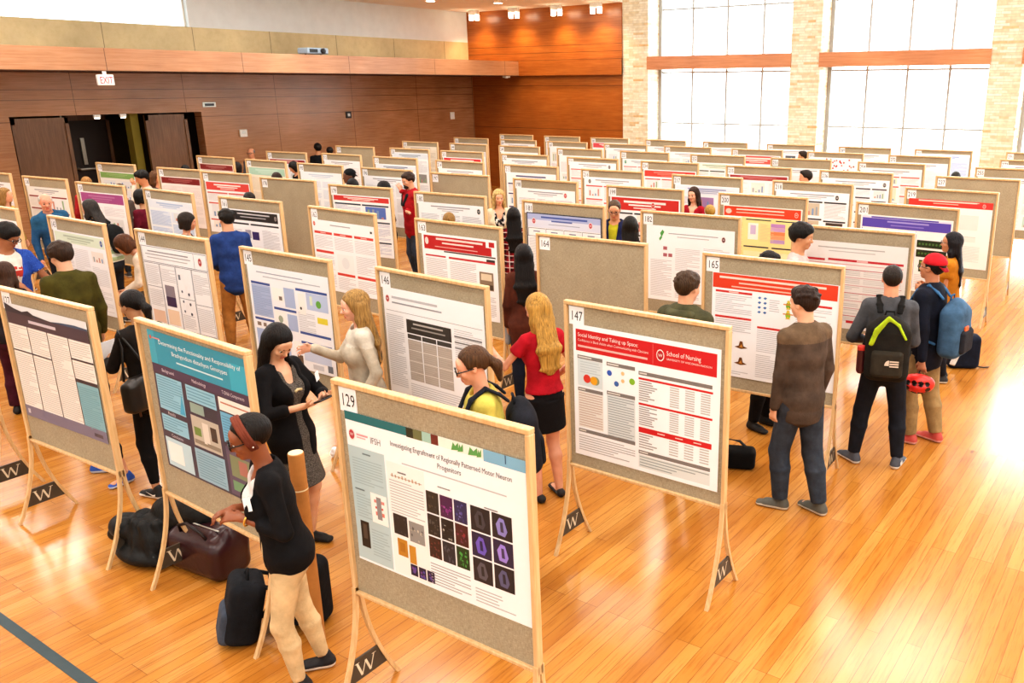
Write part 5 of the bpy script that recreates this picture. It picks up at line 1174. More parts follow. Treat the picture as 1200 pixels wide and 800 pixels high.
I['grey_coat'] = person('person in grey coat with dark hair beside the wood wall, turned away', -16.83, 10.67, 1.64, 130, True, 'c89878', ('bob', '2a2220'), top=dict(name='coat', col='5c564e', loose=.02), bottom=dict(col='2a2a30'), det=0)
I['bob'] = person('woman with brown bobbed hair in profile between two posters', -10.80, 6.03, 1.60, -82, True, 'dca080', ('bob', '2c2018'), top=dict(col='30343e', neck='crew'), bottom=dict(col='30343c'), head=(0, 10), det=1)
I['blue_sweater'] = person('man in navy blue sweater and khaki trousers, back turned, before the black bannered poster', -9.67, 5.92, 1.74, 172, False, 'd8a484', ('short', '17130f'), top=dict(name='sweater', col='2a4684', loose=.012, hem=-.055), bottom=dict(col='a9743a', baggy=.016), shoes=('5a3c22', '2c2018'), head=(14, 6), det=1, lf=(.15, 0, 14), rf=(-.14, .02, -14), lh=(.14, -.24, 1.0), rh=(-.14, -.24, 1.0))
I['top_292'] = person('person whose dark hair just tops the black bannered board', -11.63, 7.51, 1.66, 175, False, 'd0a080', ('short', '241c17'), top=dict(col='42464e'), bottom=dict(col='2c2c34'), det=0)
I['black_reader'] = person('dark haired woman in black with white collar, head bowed, by far left boards', -16.00, 11.51, 1.64, 70, True, 'cf9878', ('bob', '16110f'), top=dict(col='17171c'), bottom=dict(col='1c1c22'), head=(0, 30), det=0)
I['wall_black'] = person('dark haired person in black shirt standing alone along the wood wall', -18.91, 14.30, 1.76, 165, False, 'c8946c', ('thick', '17110f'), top=dict(col='17171a'), bottom=dict(col='1c1c22'), det=0)
I['wall_friend'] = person('person beside the black shirted one at the wood wall, only hair showing', -18.30, 14.19, 1.7, 180, False, 'c8946c', ('short', '1c1412'), top=dict(col='2a2a30'), bottom=dict(col='26262c'), det=0)
I['top_323'] = person('short person whose hair tops the empty board on the left', -13.95, 9.6, 1.66, 175, True, 'd0a080', ('bob', '3a2a20'), top=dict(col='4c5058'), bottom=dict(col='2c2c34'), det=0)
I['beret'] = person('person in dark cap shown in profile above the red strip poster', -12.2, 9.82, 1.79, 70, False, '6a4430', ('buzz', '0f0d0d'), top=dict(col='26282e'), bottom=dict(col='22222a'), hat='16181c', det=0)
I['beret_pal'] = person('person with black hair just in front of the dark capped person', -11.44, 9.25, 1.72, 178, True, 'b07c5c', ('bob', '100d0d'), top=dict(col='33343a'), bottom=dict(col='22222a'), det=0)
I['red_jacket'] = person('bearded man in red jacket and jeans, hand on chin, between boards', -10.66, 9.78, 1.82, 68, False, 'dca888', ('short', '3a2418'), top=dict(name='jacket', col='b01c26', loose=.022, neck='collar', hem=-.08), bottom=dict(col='4a5466', baggy=.012), det=1, head=(10, 14), lh=(-.01, -.17, 1.53), rh=(.14, -.17, 1.22), lhd=(-.1, -.2, .8), rhd=(1, -.05, .1))
I['black_dress'] = person('dark haired person in long black clothes left of the red jacketed man', -10.55, 9.12, 1.74, 120, True, 'c89070', ('bob', '120f0f'), top=dict(name='coat', col='17171b', hem=-.3, flare=.01), bottom=dict(col='121216'), det=0)
I['top_526'] = person('fair haired person whose head tops the dark red banner poster', -7.90, 7.85, 1.6, 178, True, 'd8a888', ('short', 'a07a44'), top=dict(col='6c7078'), bottom=dict(col='33363c'), det=0)
I['blonde_smile'] = person('smiling woman with wavy blonde hair, black patterned top and cream cardigan', -8.67, 9.67, 1.67, -2, True, 'e0a888', ('wavy', 'd8b878'), top=dict(name='blouse', col='1c1a1e', pat='blotch', col2='c8c0b8', neck='scoop'), jacket=dict(name='cardigan', col='e0d0b4', open=.07, full_open=True, neck='v'), bottom=dict(col='26262c'), det=1, head=(6, 4))
I['red_plaid'] = person('woman with long black hair in red plaid shirt, back turned', -7.42, 8.55, 1.62, 178, True, 'd8a888', ('long', '120e10'), top=dict(col='a01c28', pat='plaid', col2='e8dcd8', hem=-.09, loose=.012), bottom=dict(col='1c1c22'), det=1)
I['brown_top'] = person('woman with long straight black hair in brown top, back turned', -5.41, 6.36, 1.66, 176, True, 'c8946c', ('long', '151012'), top=dict(col='5a2e20', hem=-.13, loose=.018), bottom=dict(col='1a2030'), det=1)
I['yellow_tee'] = person('man with glasses in yellow tee and navy jacket gesturing', -6.07, 8.94, 1.78, 14, False, 'd89c78', ('buzz', '5a4634'), top=dict(name='tee', col='c8c030'), jacket=dict(name='jacket', col='232850', open=.045, full_open=True, neck='v', loose=.01), bottom=dict(col='2c303c'), glasses=True, det=1, rh=(.0, -.3, 1.18), lh=(.12, -.32, 1.12), head=(8, 14))
I['dark_back'] = person('woman with dark wavy hair, back turned, facing the man in yellow tee', -5.55, 8.50, 1.65, 186, True, 'c8946c', ('wavy', '1c1816'), top=dict(col='2e2c2a'), bottom=dict(col='22222a'), det=1)
I['red_top_far'] = person('long haired brunette in red top looking left behind the red bannered poster', -6.43, 11.66, 1.65, 28, True, 'e0ac90', ('long', '3c2418'), top=dict(col='a8182c', neck='scoop'), bottom=dict(col='26262c'), det=1, head=(0, 6))
I['blonde_low'] = person('short person with straw blond hair beside the brunette in red', -5.75, 10.91, 1.5, 172, True, 'd8a888', ('short', 'c09848'), top=dict(col='7c8088'), bottom=dict(col='33363c'), det=0)
I['profile_far'] = person('dark haired man in profile far among the right boards', -5.48, 13.85, 1.78, 82, False, 'd8a080', ('short', '2c2018'), top=dict(col='8a9098'), bottom=dict(col='33363c'), det=0)
I['farthest'] = person('person farthest back near the stone pillar between windows', -7.4, 18.45, 1.74, 92, False, 'c8946c', ('short', '33241a'), top=dict(col='a8a4a0'), bottom=dict(col='33363c'), det=0)
I['far_right'] = person('person at far right whose dark hair shows below the light blue poster', -3.6, 16.3, 1.64, 180, False, 'c8946c', ('short', '33302c'), top=dict(col='8c98a8'), bottom=dict(col='33363c'), det=0)
I['pink_shirt'] = person('dark haired man in pale pink shirt in profile beside the red lined poster', -3.15, 7.85, 1.86, -78, False, 'd09a74', ('thick', '14100e'), top=dict(col='dcc0bc', neck='collar'), bottom=dict(col='22242c'), shoes=('1c1a1a', '1c1a1a'), det=1, head=(0, 8))
I['black_shoes'] = person('person in black trousers and polished black shoes hidden behind the orange red banner board', -3.11, 7.07, 1.7, -55, False, 'b07c5c', ('short', '0f0d0d'), top=dict(col='2a2c34'), bottom=dict(col='101014', baggy=.016), shoes=('0f0f11', '0f0f11'), det=1)
I['green_hood'] = person('brown haired man in green hooded jacket, back turned, behind the nursing poster', -3.12, 5.55, 1.79, 212, False, 'dca888', ('short', '4a3420'), top=dict(name='jacket', col='505038', loose=.03, neck='collar'), bottom=dict(col='2a3040'), shoes=('3c3c40', 'd8d8d4'), det=1, head=(-8, 6))
I['brown_shirt'] = person('man in brown long sleeved shirt and jeans, back turned, right of the nursing poster', -2.2, 5.7, 1.76, 142, False, 'dfae90', ('short', '33221a'), top=dict(col='57493f', yoke='6f5c48', yokez=.262, neck='collar', loose=.014, hem=-.085), bottom=dict(col='3c4450', baggy=.022), shoes=('55544c', 'd0ccc0'), det=2, head=(18, 4), lf=(.10, -.1, 40), rf=(-.12, .1, 14), lh=(.21, -.05, .82))
I['green_pack'] = person('man in grey sweater and dark jeans wearing a black and lime backpack', -1.93, 6.87, 1.75, 178, False, 'e0a080', ('buzz', '2a211c'), top=dict(name='sweater', col='55575c', loose=.012, hem=-.04), bottom=dict(col='20232c', baggy=.014), shoes=('4a4e58', 'e4e0da'), det=2, head=(4, -2), lf=(.2, -.02, 42), rf=(-.16, .0, -18), lh=(.20, -.2, 1.06), rh=(-.13, -.24, 1.0))
I['red_cap'] = person('man in backwards red cap, navy jacket and khaki trousers holding a cycle helmet', -1.78, 7.56, 1.74, 112, False, 'b98060', ('buzz', '15110f'), top=dict(name='jacket', col='161c2c', loose=.022, neck='collar', hem=-.09), bottom=dict(col='a58a60', baggy=.022), shoes=('c05048', 'e0a8a0'), det=2, hat='c42430', glasses=True, head=(-6, -6), lf=(.1, -.06, 8), rf=(-.1, .1, -8), lh=(.28, .1, .84))
I['mustard'] = person('woman with long black hair and mustard top, arms folded, facing left', -2.04, 9.40, 1.65, 88, True, 'c08a68', ('long', '15121a'), top=dict(col='b87820', sleeve='short', loose=.02, hem=-.09, neck='crew'), bottom=dict(col='22242e'), det=1, glasses=True, head=(0, -4), lh=(.02, -.25, 1.04), rh=(-.1, -.24, 1.06))
I['pointing'] = person('blonde woman in grey white sweater pointing left at the pale blue poster', -5.15, 4.11, 1.68, 84, True, 'e4b096', ('long', 'b08a50'), top=dict(name='sweater', col='c0b6a4', yoke='cfc8ba', yokez=.24, loose=.016, hem=-.08), bottom=dict(col='5a5f6c'), shoes=('e0dcd4', 'e0dcd4'), det=2, head=(0, 8), rh=(-.12, -.345, 1.24), rpole=(-.4, .2, -1), rhd=(.1, -1, .05), lh=(.22, -.06, .88))
I['yellow_shirt'] = person('woman with ponytail, glasses and yellow tee wearing a dark backpack', -3.37, 3.58, 1.68, 84, True, 'e0a588', ('pony', '5a3c22'), top=dict(name='tee', col='c8bc5c', sleeve='short', loose=.016), bottom=dict(col='33394a'), det=2, glasses='dark', head=(0, 16), lean=4)
I['red_blonde'] = person('blonde woman in red top and black skirt, back turned', -3.95, 4.82, 1.66, 150, True, 'dda488', ('long', 'c89a4c'), top=dict(col='b4182a', sleeve='short', hem=.03, loose=.006, neck='crew'), bottom=dict(kind='skirt', col='131216', len=.155, flare=.03), shoes=('flat', '19171a', '19171a'), bare_legs=True, det=2, head=(12, 18), lh=(.26, -.34, 1.2), lpole=(.5, .3, -1), rh=(-.2, -.16, .93))
I['blue_shoes'] = person('person in bright blue running shoes showing under the grey mountain poster board', -7.26, 3.06, 1.54, 95, True, 'd8a080', ('short', '3a2a20'), top=dict(col='33363c'), bottom=dict(col='15151a', baggy=.004, crop=.3, cuff=.5), shoes=('2450a8', 'c8d4ec'), lean=22, head=(0, 30), det=1, lf=(.17, .12, 35), rf=(-.18, -.1, 160))
# ------------------------------------------------------------------ things carried and things on the floor
def parts_thing(name, label, cat, loc, rotz, parts, group=None):
    r = empty(name, loc, rotz); tag(r, label, cat, group)
    for nm, me, *sub in parts:
        o = link(nm, me, r)
        for sn, sm in (sub[0] if sub else ()): link(sn, sm, o)
    return r
def worn(Ip, name, label, cat, parts):
    return parts_thing(name, label, cat, tuple(Ip['root'].location), Ip['rot'], parts)
def backpack(Ip, label, col, col2, strap, w=.17, hgt=.25, dep=.09, zc=.13, extras=()):
    T, R, H, S, bw = Ip['T'], Ip['R'], Ip['H'], Ip['S'], Ip['bw']
    yb = .13*bw+dep
    sd = SD(); c = T(0, yb+.012, zc*H); sd.box(c-R @ np.array([0, 0, hgt*.12]), (w, dep, hgt*.88), R, .075, .02); sd.ell(T(0, yb+.012, zc*H+hgt*.45), (w*.86, dep*.95, hgt*.58), R, .04); sd.box(T(0, yb+dep*.6, zc*H-hgt*.35), (w*.8, dep*.55, hgt*.55), R, .05, .03)
    parts = [('pack_body', sdmesh('pack_body', sd, cloth(col), .012))]
    sd = SD(); sd.box(T(0, yb+dep*1.18, zc*H-hgt*.38), (w*.72, dep*.3, hgt*.42), R, .035, .02); parts.append(('front_pocket', sdmesh('front_pocket', sd, cloth(col2), .011)))
    for s in (-1, 1):
        m = SD(); pts = [T(s*.075*bw, .15*bw, .275*H), T(s*.085*bw, .10, .305*H), T(s*.088*bw, .02, .337*H), T(s*.10*bw, -.08*bw, .305*H), T(s*.115*bw, -.155*bw, .22*H), T(s*.15*bw, -.13*bw, .12*H), T(s*.18*bw, .02, .07*H), T(s*.15*bw, .14*bw, .05*H)]
        for p, q in zip(pts, pts[1:]): m.cap(p, q, .028, .028, .0105, .0105, np.cross(q-p, (q-p)[[1, 2, 0]]) if False else R @ np.array([1., .2, 0]), .01)
        parts.append(('strap', sdmesh('strap', m, cloth(strap), .009)))
    m = MB(); a = T(0, yb-dep*.3, zc*H+hgt+.0); m.tube([tuple(a+R @ np.array([.04, 0, -.02])), tuple(a+R @ np.array([.03, 0, .025])), tuple(a+R @ np.array([-.03, 0, .025])), tuple(a+R @ np.array([-.04, 0, -.02]))], .009, 8); parts.append(('grab_handle', m.mesh('grab_handle', cloth(strap), smooth=True)))
    for e in extras: parts.append(e(T, R, H, yb, dep, zc, hgt, w))
    return worn(Ip, 'backpack', label, 'backpack', parts)
def lime(T, R, H, yb, dep, zc, hgt, w):
    m = SD(); z0 = zc*H+hgt*.78
    z0 = zc*H+hgt; f = yb+dep+.022; pts = [T(.13, f-.01, z0-.22), T(.09, f-.005, z0-.1), T(.01, f-.03, z0-.0), T(-.07, f-.012, z0-.05), T(-.13, f-.01, z0-.16)]
    for k, (p, q) in enumerate(zip(pts, pts[1:])): m.cap(p, q, (.03, .038, .02, .014)[k], (.038, .02, .014, .012)[k], .012, .012, R @ np.array([0, .3, 1.]), .01)
    return ('lime_band', sdmesh('lime_band', m, cloth('b4d02c'), .009))
def logo_patch(T, R, H, yb, dep, zc, hgt, w):
    m = MB(); b0 = T(-.05, yb+dep*1.5+.003, zc*H-hgt*.28)
    for k in range(3):
        P = [b0+R @ np.array(p) for p in ((-.04, 0, .012-.02*k), (.03, 0, .012-.02*k), (.03, 0, .0-.02*k), (-.04, 0, .0-.02*k))]; m.add([tuple(p) for p in P], [(0, 1, 2, 3)])
    P = [b0+R @ np.array((.034+.035*math.cos(a), 0, -.03+.045*math.sin(a))) for a in [PI/2*k/6 for k in range(7)]]; m.add([tuple(p) for p in P]+[tuple(b0+R @ np.array((.034, 0, -.03)))], [tuple(range(8))])
    return ('logo_patch', m.mesh('logo_patch', plain('logo_white', 'd8c8b8', .6)))
def bottle_side(T, R, H, yb, dep, zc, hgt, w):
    sd = SD(); a = T(w+.025, yb, zc*H-hgt*.75); b = T(w+.025, yb, zc*H-hgt*.15); sd.cap(a, b, .036, .034, k=.01); me = sdmesh('bottle', sd, plain('dark_red_bottle', '4a1c20', .3), .01); sd = SD(); sd.cap(b+R @ np.array([0, 0, .005]), b+R @ np.array([0, 0, .045]), .036, .034, k=.01, flat=True)
    return ('bottle', me, [('bottle_cap', sdmesh('bottle_cap', sd, plain('red_cap', 'd83c30', .4), .008))])
def badge_pack(T, R, H, yb, dep, zc, hgt, w):
    m = SD(); m.box(T(w*.2, yb+dep*1.28, zc*H+hgt*.05), (.04, .008, .03), R, .006); m.cap(T(w*.2-.03, yb+dep*1.25, zc*H+hgt*.05-.05), T(w*.2+.03, yb+dep*1.25, zc*H+hgt*.05-.05), .008, .008)
    return ('orange_tag', sdmesh('orange_tag', m, plain('orange_tag', 'e0622c', .6), .007))
backpack(I['green_pack'], 'black and dark olive backpack with lime band worn by the man in grey sweater', '24221e', '3a352c', '1c1b1a', .175, .27, .1, .12, (lime, logo_patch, bottle_side))
backpack(I['red_cap'], 'blue grey backpack with orange tag worn by the man in the red cap', '4a6c8c', '2a2c34', '3c6a94', .165, .26, .1, .13, (badge_pack,))
backpack(I['yellow_shirt'], 'dark slate backpack worn by the woman in yellow tee', '23262f', '1c1e26', '1f222c', .16, .24, .085, .12)
backpack(I['stripes'], 'dark small backpack worn by the girl in green stripes', '1c1e20', '26282a', '1c1e20', .13, .2, .07, .14)
# shoulder bag of the woman in black
P = I['handbag']; T, R, H = P['T'], P['R'], P['H']
sd = SD(); c = T(.15, .16, .03*H); sd.box(c, (.17, .06, .12), R @ RZ(.25), .04, .02); sd.box(c+np.array([0, .01, .02]), (.12, .055, .13), R @ RZ(.25), .04, .03)
ms = MB(); ms.tube([tuple(T(.26, .12, .1*H)), tuple(T(.19, .05, .24*H)), tuple(T(.175, .0, .318*H)), tuple(T(.14, .12, .22*H)), tuple(T(.06, .17, .1*H))], .009, 8)
mt = MB(); mt.tube([tuple(T(.24, .225, .02*H)), tuple(T(.245, .23, -.02*H)), tuple(T(.24, .228, -.06*H))], .008, 6)
worn(P, 'shoulder_bag', 'black leather shoulder bag hanging on the woman in black', 'bag', [('bag_body', sdmesh('bag_body', sd, plain('black_leather', '1f1b19', .35, bump=.2), .011)), ('bag_strap', ms.mesh('bag_strap', M['black_pl'], smooth=True)), ('tassel', mt.mesh('tassel', plain('brown_leather', '4a3022', .5), smooth=True))])
a, e, w = P['arm'][1]; m = MB(); q = w+np.array([-.02, -.07, .04]); m.add([tuple(q+np.array(v)) for v in ((-.09, .0, -.1), (.06, .03, -.1), (.06, .06, .12), (-.09, .03, .12), (-.09, -.003, -.1), (.06, .027, -.1), (.06, .057, .12), (-.09, .027, .12))], [(0, 1, 2, 3), (7, 6, 5, 4), (0, 4, 5, 1), (1, 5, 6, 2), (2, 6, 7, 3), (3, 7, 4, 0)])
worn(P, 'leaflet', 'folded white leaflet in the hand of the woman in black', 'leaflet', [('sheet', m.mesh('sheet', M['card']))])
# phone
P = I['phone']; c = (P['arm'][1][2]+P['arm'][-1][2])/2+np.array([0, -.095, .03]); Rp = RX(-.35)
sd = SD(); sd.box(c, (.075, .036, .006), Rp, .006, .004); s2 = MB(); s2.add([tuple(c+Rp @ np.array(v)) for v in ((-.068, -.03, .0068), (.068, -.03, .0068), (.068, .03, .0068), (-.068, .03, .0068))], [(0, 1, 2, 3)])
worn(P, 'phone', 'black phone held by the woman in the grey dress', 'phone', [('phone_case', sdmesh('phone_case', sd, M['black_pl'], .005)), ('screen', s2.mesh('screen', plain('dark_screen', '2a3440', .1)))])
m = MB(); c = (P['arm'][1][0]*.55+P['arm'][1][1]*.45)+np.array([.03, -.05, 0]); Rb = P['R'] @ RZ(.5)
m.add([tuple(c+Rb @ np.array(v)) for v in ((-.04, -.02, -.03), (.04, -.02, -.03), (.04, -.018, .03), (-.04, -.018, .03), (-.04, -.016, -.03), (.04, -.016, -.03), (.04, -.014, .03), (-.04, -.014, .03))], [(0, 1, 2, 3), (7, 6, 5, 4), (0, 4, 5, 1), (1, 5, 6, 2), (2, 6, 7, 3), (3, 7, 4, 0)])
m2 = MB(); m2.tube([tuple(P['T'](x, -.135, .2*P['H']-abs(x)*.3)) for x in (-.03, 0, .03)], .01, 6)
link('name_badge', m.mesh('name_badge', M['card']), P['root']); link('necklace', m2.mesh('necklace', plain('pale_gold', 'c8b88c', .4), smooth=True), P['root'])
# blazer woman: badge, notebook, bracelet, earring
P = I['blazer']; c = P['T'](.1, -.098, .222*P['H']); Rb = P['R'] @ RZ(.45) @ RYm(-.35) @ RX(-.2)
m = MB(); m.add([tuple(c+Rb @ np.array(v)) for v in ((-.04, -.02, -.035), (.04, -.02, -.035), (.04, -.02, .035), (-.04, -.02, .035), (-.04, -.017, -.035), (.04, -.017, -.035), (.04, -.017, .035), (-.04, -.017, .035))], [(0, 1, 2, 3), (7, 6, 5, 4), (0, 4, 5, 1), (1, 5, 6, 2), (2, 6, 7, 3), (3, 7, 4, 0)])
link('name_badge', m.mesh('name_badge', M['card']), P['root'])
a, e, w = P['arm'][1]; u = _n(w-e); p = _n(np.cross(u, (0, 0, 1.))); q = np.cross(u, p); m = MB(); m.tube([tuple(w-u*.03+(p*math.cos(t)+q*math.sin(t))*.031) for t in [2*PI*k/14 for k in range(14)]], .005, 6, closed=True)
link('bracelet', m.mesh('bracelet', plain('gold', 'e0b050', .3, .5), smooth=True), P['root'])
m = SD(); m.ell(P['Hh'](.082, .0, -.03), (.006,)*3); link('earring', sdmesh('earring', m, plain('pearl', 'f0ece4', .2), .004), P['root'])
# cycle helmet in the hand of the man in the red cap
P = I['red_cap']; a, e, w = P['arm'][1]; c = w+np.array([.04, .0, -.2]); _z = _n((.75, .3, -.45)); _y = _n(np.cross(_z, (0, 0, 1.))); Rh = np.stack([np.cross(_y, _z), _y, _z], 1)
sd = SD(); sd.ell(c, (.1, .14, .095), Rh); sd.ell(c-Rh @ np.array([0, 0, .045]), (.08, .115, .075), Rh, .01, '-'); sd.cut(c-Rh @ np.array([0, 0, .02]), Rh @ np.array([0, 0, -1.]))
HOLES = [c+Rh @ np.array([s*.055, -.08+.055*k, .065]) for k in range(4) for s in (-1, 0, 1)]
def hpaint(F): return (np.min([np.linalg.norm(F-h_, axis=1) for h_ in HOLES], 0) < .026).astype(int)
for k in range(3):
    for s in (-1, 1): sd.ell(c+Rh @ np.array([s*.05, -.07+.06*k, .075]), (.018, .03, .03), Rh, .008, '-')
s2 = SD(); s2.ell(c-Rh @ np.array([0, 0, .012]), (.085, .12, .06), Rh); s2.ell(c-Rh @ np.array([0, 0, .05]), (.072, .105, .06), Rh, .01, '-'); s2.cut(c-Rh @ np.array([0, 0, .03]), Rh @ np.array([0, 0, -1.]))
m = MB(); m.tube([tuple(w+np.array([0, 0, -.08])), tuple(c+np.array([.05, .0, .05])), tuple(c+Rh @ np.array([.08, 0, -.02]))], .006, 6); m.tube([tuple(w+np.array([0, 0, -.08])), tuple(c+np.array([-.05, .0, .05])), tuple(c+Rh @ np.array([-.08, 0, -.02]))], .006, 6)
worn(P, 'cycle_helmet', 'red and black cycle helmet hanging from the hand of the man in red cap', 'helmet', [('shell', sdmesh('shell', sd, [plain('helmet_red', 'd8322c', .3), M['black_pl']], .0085, (), hpaint)), ('lining', sdmesh('lining', s2, M['black_pl'], .009)), ('chin_strap', m.mesh('chin_strap', M['black_pl'], smooth=True))])
# camera scarf of the man in red
P = I['red_jacket']; sd = SD(); T = P['T']
for s in (-1, 1): sd.cap(T(s*.06, .06, .31*P['H']), T(s*.08, -.1, .28*P['H']), .035, .035, k=.02); sd.cap(T(s*.08, -.1, .28*P['H']), T(s*.03, -.155, .2*P['H']), .035, .03, k=.02)
link('scarf', sdmesh('scarf', sd, cloth('23262c'), .012), P['root'])
sd = SD(); sd.ell(P['Hh'](0, -.07, -.088), np.array((.045, .04, .032))*P['hs'], P['HR'], .01); sd.cap(P['Hh'](-.03, -.095, -.05), P['Hh'](.03, -.095, -.05), .006); link('beard', sdmesh('beard', sd, hairmat('3a2418'), .009), P['root'])
# water bottle in hand of the woman in brown
P = I['brown_top']; a, e, w = P['arm'][1]; sd = SD(); c = w+np.array([0, -.03, -.09]); sd.cap(c+np.array([0, .0, -.09]), c+np.array([0, 0, .08]), .034, .032, k=.01); s2 = SD(); s2.cap(c+np.array([0, 0, .1]), c+np.array([0, 0, .13]), .02, .018, flat=True)
worn(P, 'water_bottle', 'grey water bottle in the hand of the woman in brown top', 'bottle', [('bottle_body', sdmesh('bottle_body', sd, plain('grey_bottle', '8a8c90', .3), .01)), ('bottle_cap', sdmesh('bottle_cap', s2, M['black_pl'], .007))])
# hood of the green jacket, swoosh on the black trainers
P = I['green_hood']; sd = SD(); T = P['T']; H = P['H']
for q in range(7):
    t0, t1 = [-1.3+2.6*k/7 for k in (q, q+1)]; sd.cap(T(.1*math.sin(t0), .02+.1*math.cos(t0), .31*H), T(.1*math.sin(t1), .02+.1*math.cos(t1), .31*H), .035, .035, .045, .045, np.array([0, 0, 1.]), .02)
sd.ell(T(0, .13, .26*H), (.09, .045, .07), P['R'], .03); link('hood', sdmesh('hood', sd, cloth('55553c'), .012), P['root'])
def swoosh(P, s, kind):
    hp, kn, an, f = P['leg'][s]; c, sn = math.cos(f[2]*D2R), math.sin(f[2]*D2R); toe = np.array([sn, -c, 0]); lt = np.array([c, sn, 0])*s
    b0 = np.array([an[0], an[1], 0]); m = MB(); g = lambda u, z: tuple(b0+toe*u+lt*(.047-.05*max(0, u-.07))+np.array([0, 0, z]))
    if kind == 'tick': m.add([g(*p) for p in ((-.03, .06), (-.02, .05), (.0, .045), (.07, .07), (.0, .034), (-.025, .037))], [(0, 1, 2, 5), (2, 3, 4, 5)])
    else:
        for dx in (0, .02): m.tube([g(-.02+dx+.012*math.cos(t), .05+.018*math.sin(t)) for t in (PI*.6, PI, PI*1.4)], .004, 5); m.tube([g(-.01+dx*.4-.012*math.cos(t), .05+.018*math.sin(t)) for t in (PI*.6, PI, PI*1.4)], .004, 5)
    link('shoe_logo', m.mesh('shoe_logo', M['white_pl']), P['root'])
swoosh(I['handbag'], 1, 'tick'); swoosh(I['green_pack'], -1, 'loops')
# ---- things on the floor
sd = SD(); sd.box((0, 0, .15), (.27, .15, .15), None, .08, .03); sd.box((-.02, 0, .24), (.2, .09, .1), None, .06, .04); sd.ell((.24, .02, .26), (.05, .09, .12), None, .04)
m = MB()
for s in (-1, 1): m.tube([(-.13, s*.09, .28), (-.1, s*.12, .36), (0, s*.13, .40), (.1, s*.12, .36), (.14, s*.09, .28)], .011, 8)
z = MB(); z.tube([(-.2, -.03, .335), (0, -.04, .345), (.18, -.03, .335)], .006, 6)
parts_thing('holdall', 'dark maroon leather bag standing under the turquoise poster board', 'bag', (-5.22, 2.74, 0), .1, [('bag_body', sdmesh('bag_body', sd, plain('maroon_leather', '33171c', .28, bump=.15), .013)), ('handles', m.mesh('handles', plain('dark_leather', '1c1214', .4), smooth=True)), ('zip', z.mesh('zip', M['steel']))])
sd = SD(); rr = random.Random(11)
sd.ell((0, 0, .16), (.2, .15, .17)); sd.ell((-.2, -.06, .22), (.15, .11, .09)); sd.ell((.12, .1, .32), (.22, .12, .12)); sd.ell((-.05, -.05, .07), (.26, .16, .08)); sd.ell((.3, .12, .36), (.18, .1, .12))
for _ in range(16): a = rr.uniform(0, 6.28); sd.cap((.12*math.cos(a), .1*math.sin(a), .3), (.24*math.cos(a+.4), .17*math.sin(a+.4), .06), .035, .02, k=.015)
s2 = SD(); s2.cap((-.16, -.1, .26), (-.3, -.1, .16), .055, .045, k=.02); s2.cap((-.3, -.1, .16), (-.34, -.06, .1), .045, .035, k=.02)
parts_thing('coat', 'crumpled black winter coat heaped beside the dark maroon bag', 'coat', (-5.66, 2.62, 0), .1, [('coat_body', sdmesh('coat_body', sd, cloth('1b1c1c', None, 'ffffff', .5), .012)), ('sleeve', sdmesh('sleeve', s2, cloth('1f2122', None, 'ffffff', .5), .012))])
sd = SD(); sd.box((0, 0, .2), (.14, .1, .2), RX(-.25), .06, .03); s2 = SD(); s2.box((0, -.1, .13), (.11, .045, .11), RX(-.25), .04, .03)
m = MB(); m.tube([(-.08, .07, .38), (-.1, .17, .32), (-.09, .17, .13), (-.08, .09, .05)], .014, 8); m.tube([(.08, .07, .38), (.1, .17, .32), (.09, .17, .13), (.08, .09, .05)], .014, 8); m.tube([(-.05, .04, .39), (0, .05, .44), (.05, .04, .39)], .01, 8); l = MB(); l.tube([(-.17, -.06, .1), (-.22, -.1, .06), (-.21, -.14, .05), (-.16, -.1, .06)], .006, 6)
parts_thing('backpack', 'grey and black backpack standing on the floor behind the woman in the blazer', 'backpack', (-4.33, 2.42, 0), -.5, [('pack_body', sdmesh('pack_body', sd, cloth('1d2026'), .012)), ('front_pocket', sdmesh('front_pocket', s2, cloth('4a5260'), .011)), ('straps', m.mesh('straps', cloth('1a1b1f'), smooth=True)), ('buckle_loop', l.mesh('buckle_loop', M['black_pl'], smooth=True))])
sd = SD(); sd.box((0, 0, .22), (.15, .1, .22), None, .07, .03); s2 = SD(); s2.box((0, -.1, .15), (.12, .04, .11), None, .035, .02)
parts_thing('backpack', 'black backpack standing on the floor just right of the cardboard tube', 'backpack', (-4.16, 2.72, 0), .4, [('pack_body', sdmesh('pack_body', sd, cloth('15161a'), .012)), ('front_pocket', sdmesh('front_pocket', s2, cloth('1f2127'), .011))])
# cardboard poster tube
b = MB(); b.lathe([(.04, 0), (.043, .004), (.043, .9), (.043, 1.0)], 28); c = MB(); c.lathe([(.0445, 1.0), (.0445, 1.02), (.043, 1.0205), (.0435, 1.024), (.0435, 1.21), (.04, 1.214)], 28)
d = MB(); d.lathe([(.0395, 1.2141), (.0395, 1.2165)], 28); g = MB(); g.lathe([(.045, .992), (.045, .999)], 28)
cb = plain('brown_cardboard', 'b0783c', .75, 0, .1, 14)
parts_thing('poster_tube', 'tall brown cardboard poster tube standing behind the woman in the blazer', 'tube', (-3.93, 2.62, 0), 0, [('tube', b.mesh('tube', cb, smooth=False)), ('tube_lid', c.mesh('tube_lid', cb)), ('end_cap', d.mesh('end_cap', plain('pale_card', 'e0cfa8', .7))), ('seam_ring', g.mesh('seam_ring', plain('pale_card', 'e0cfa8', .7)))])
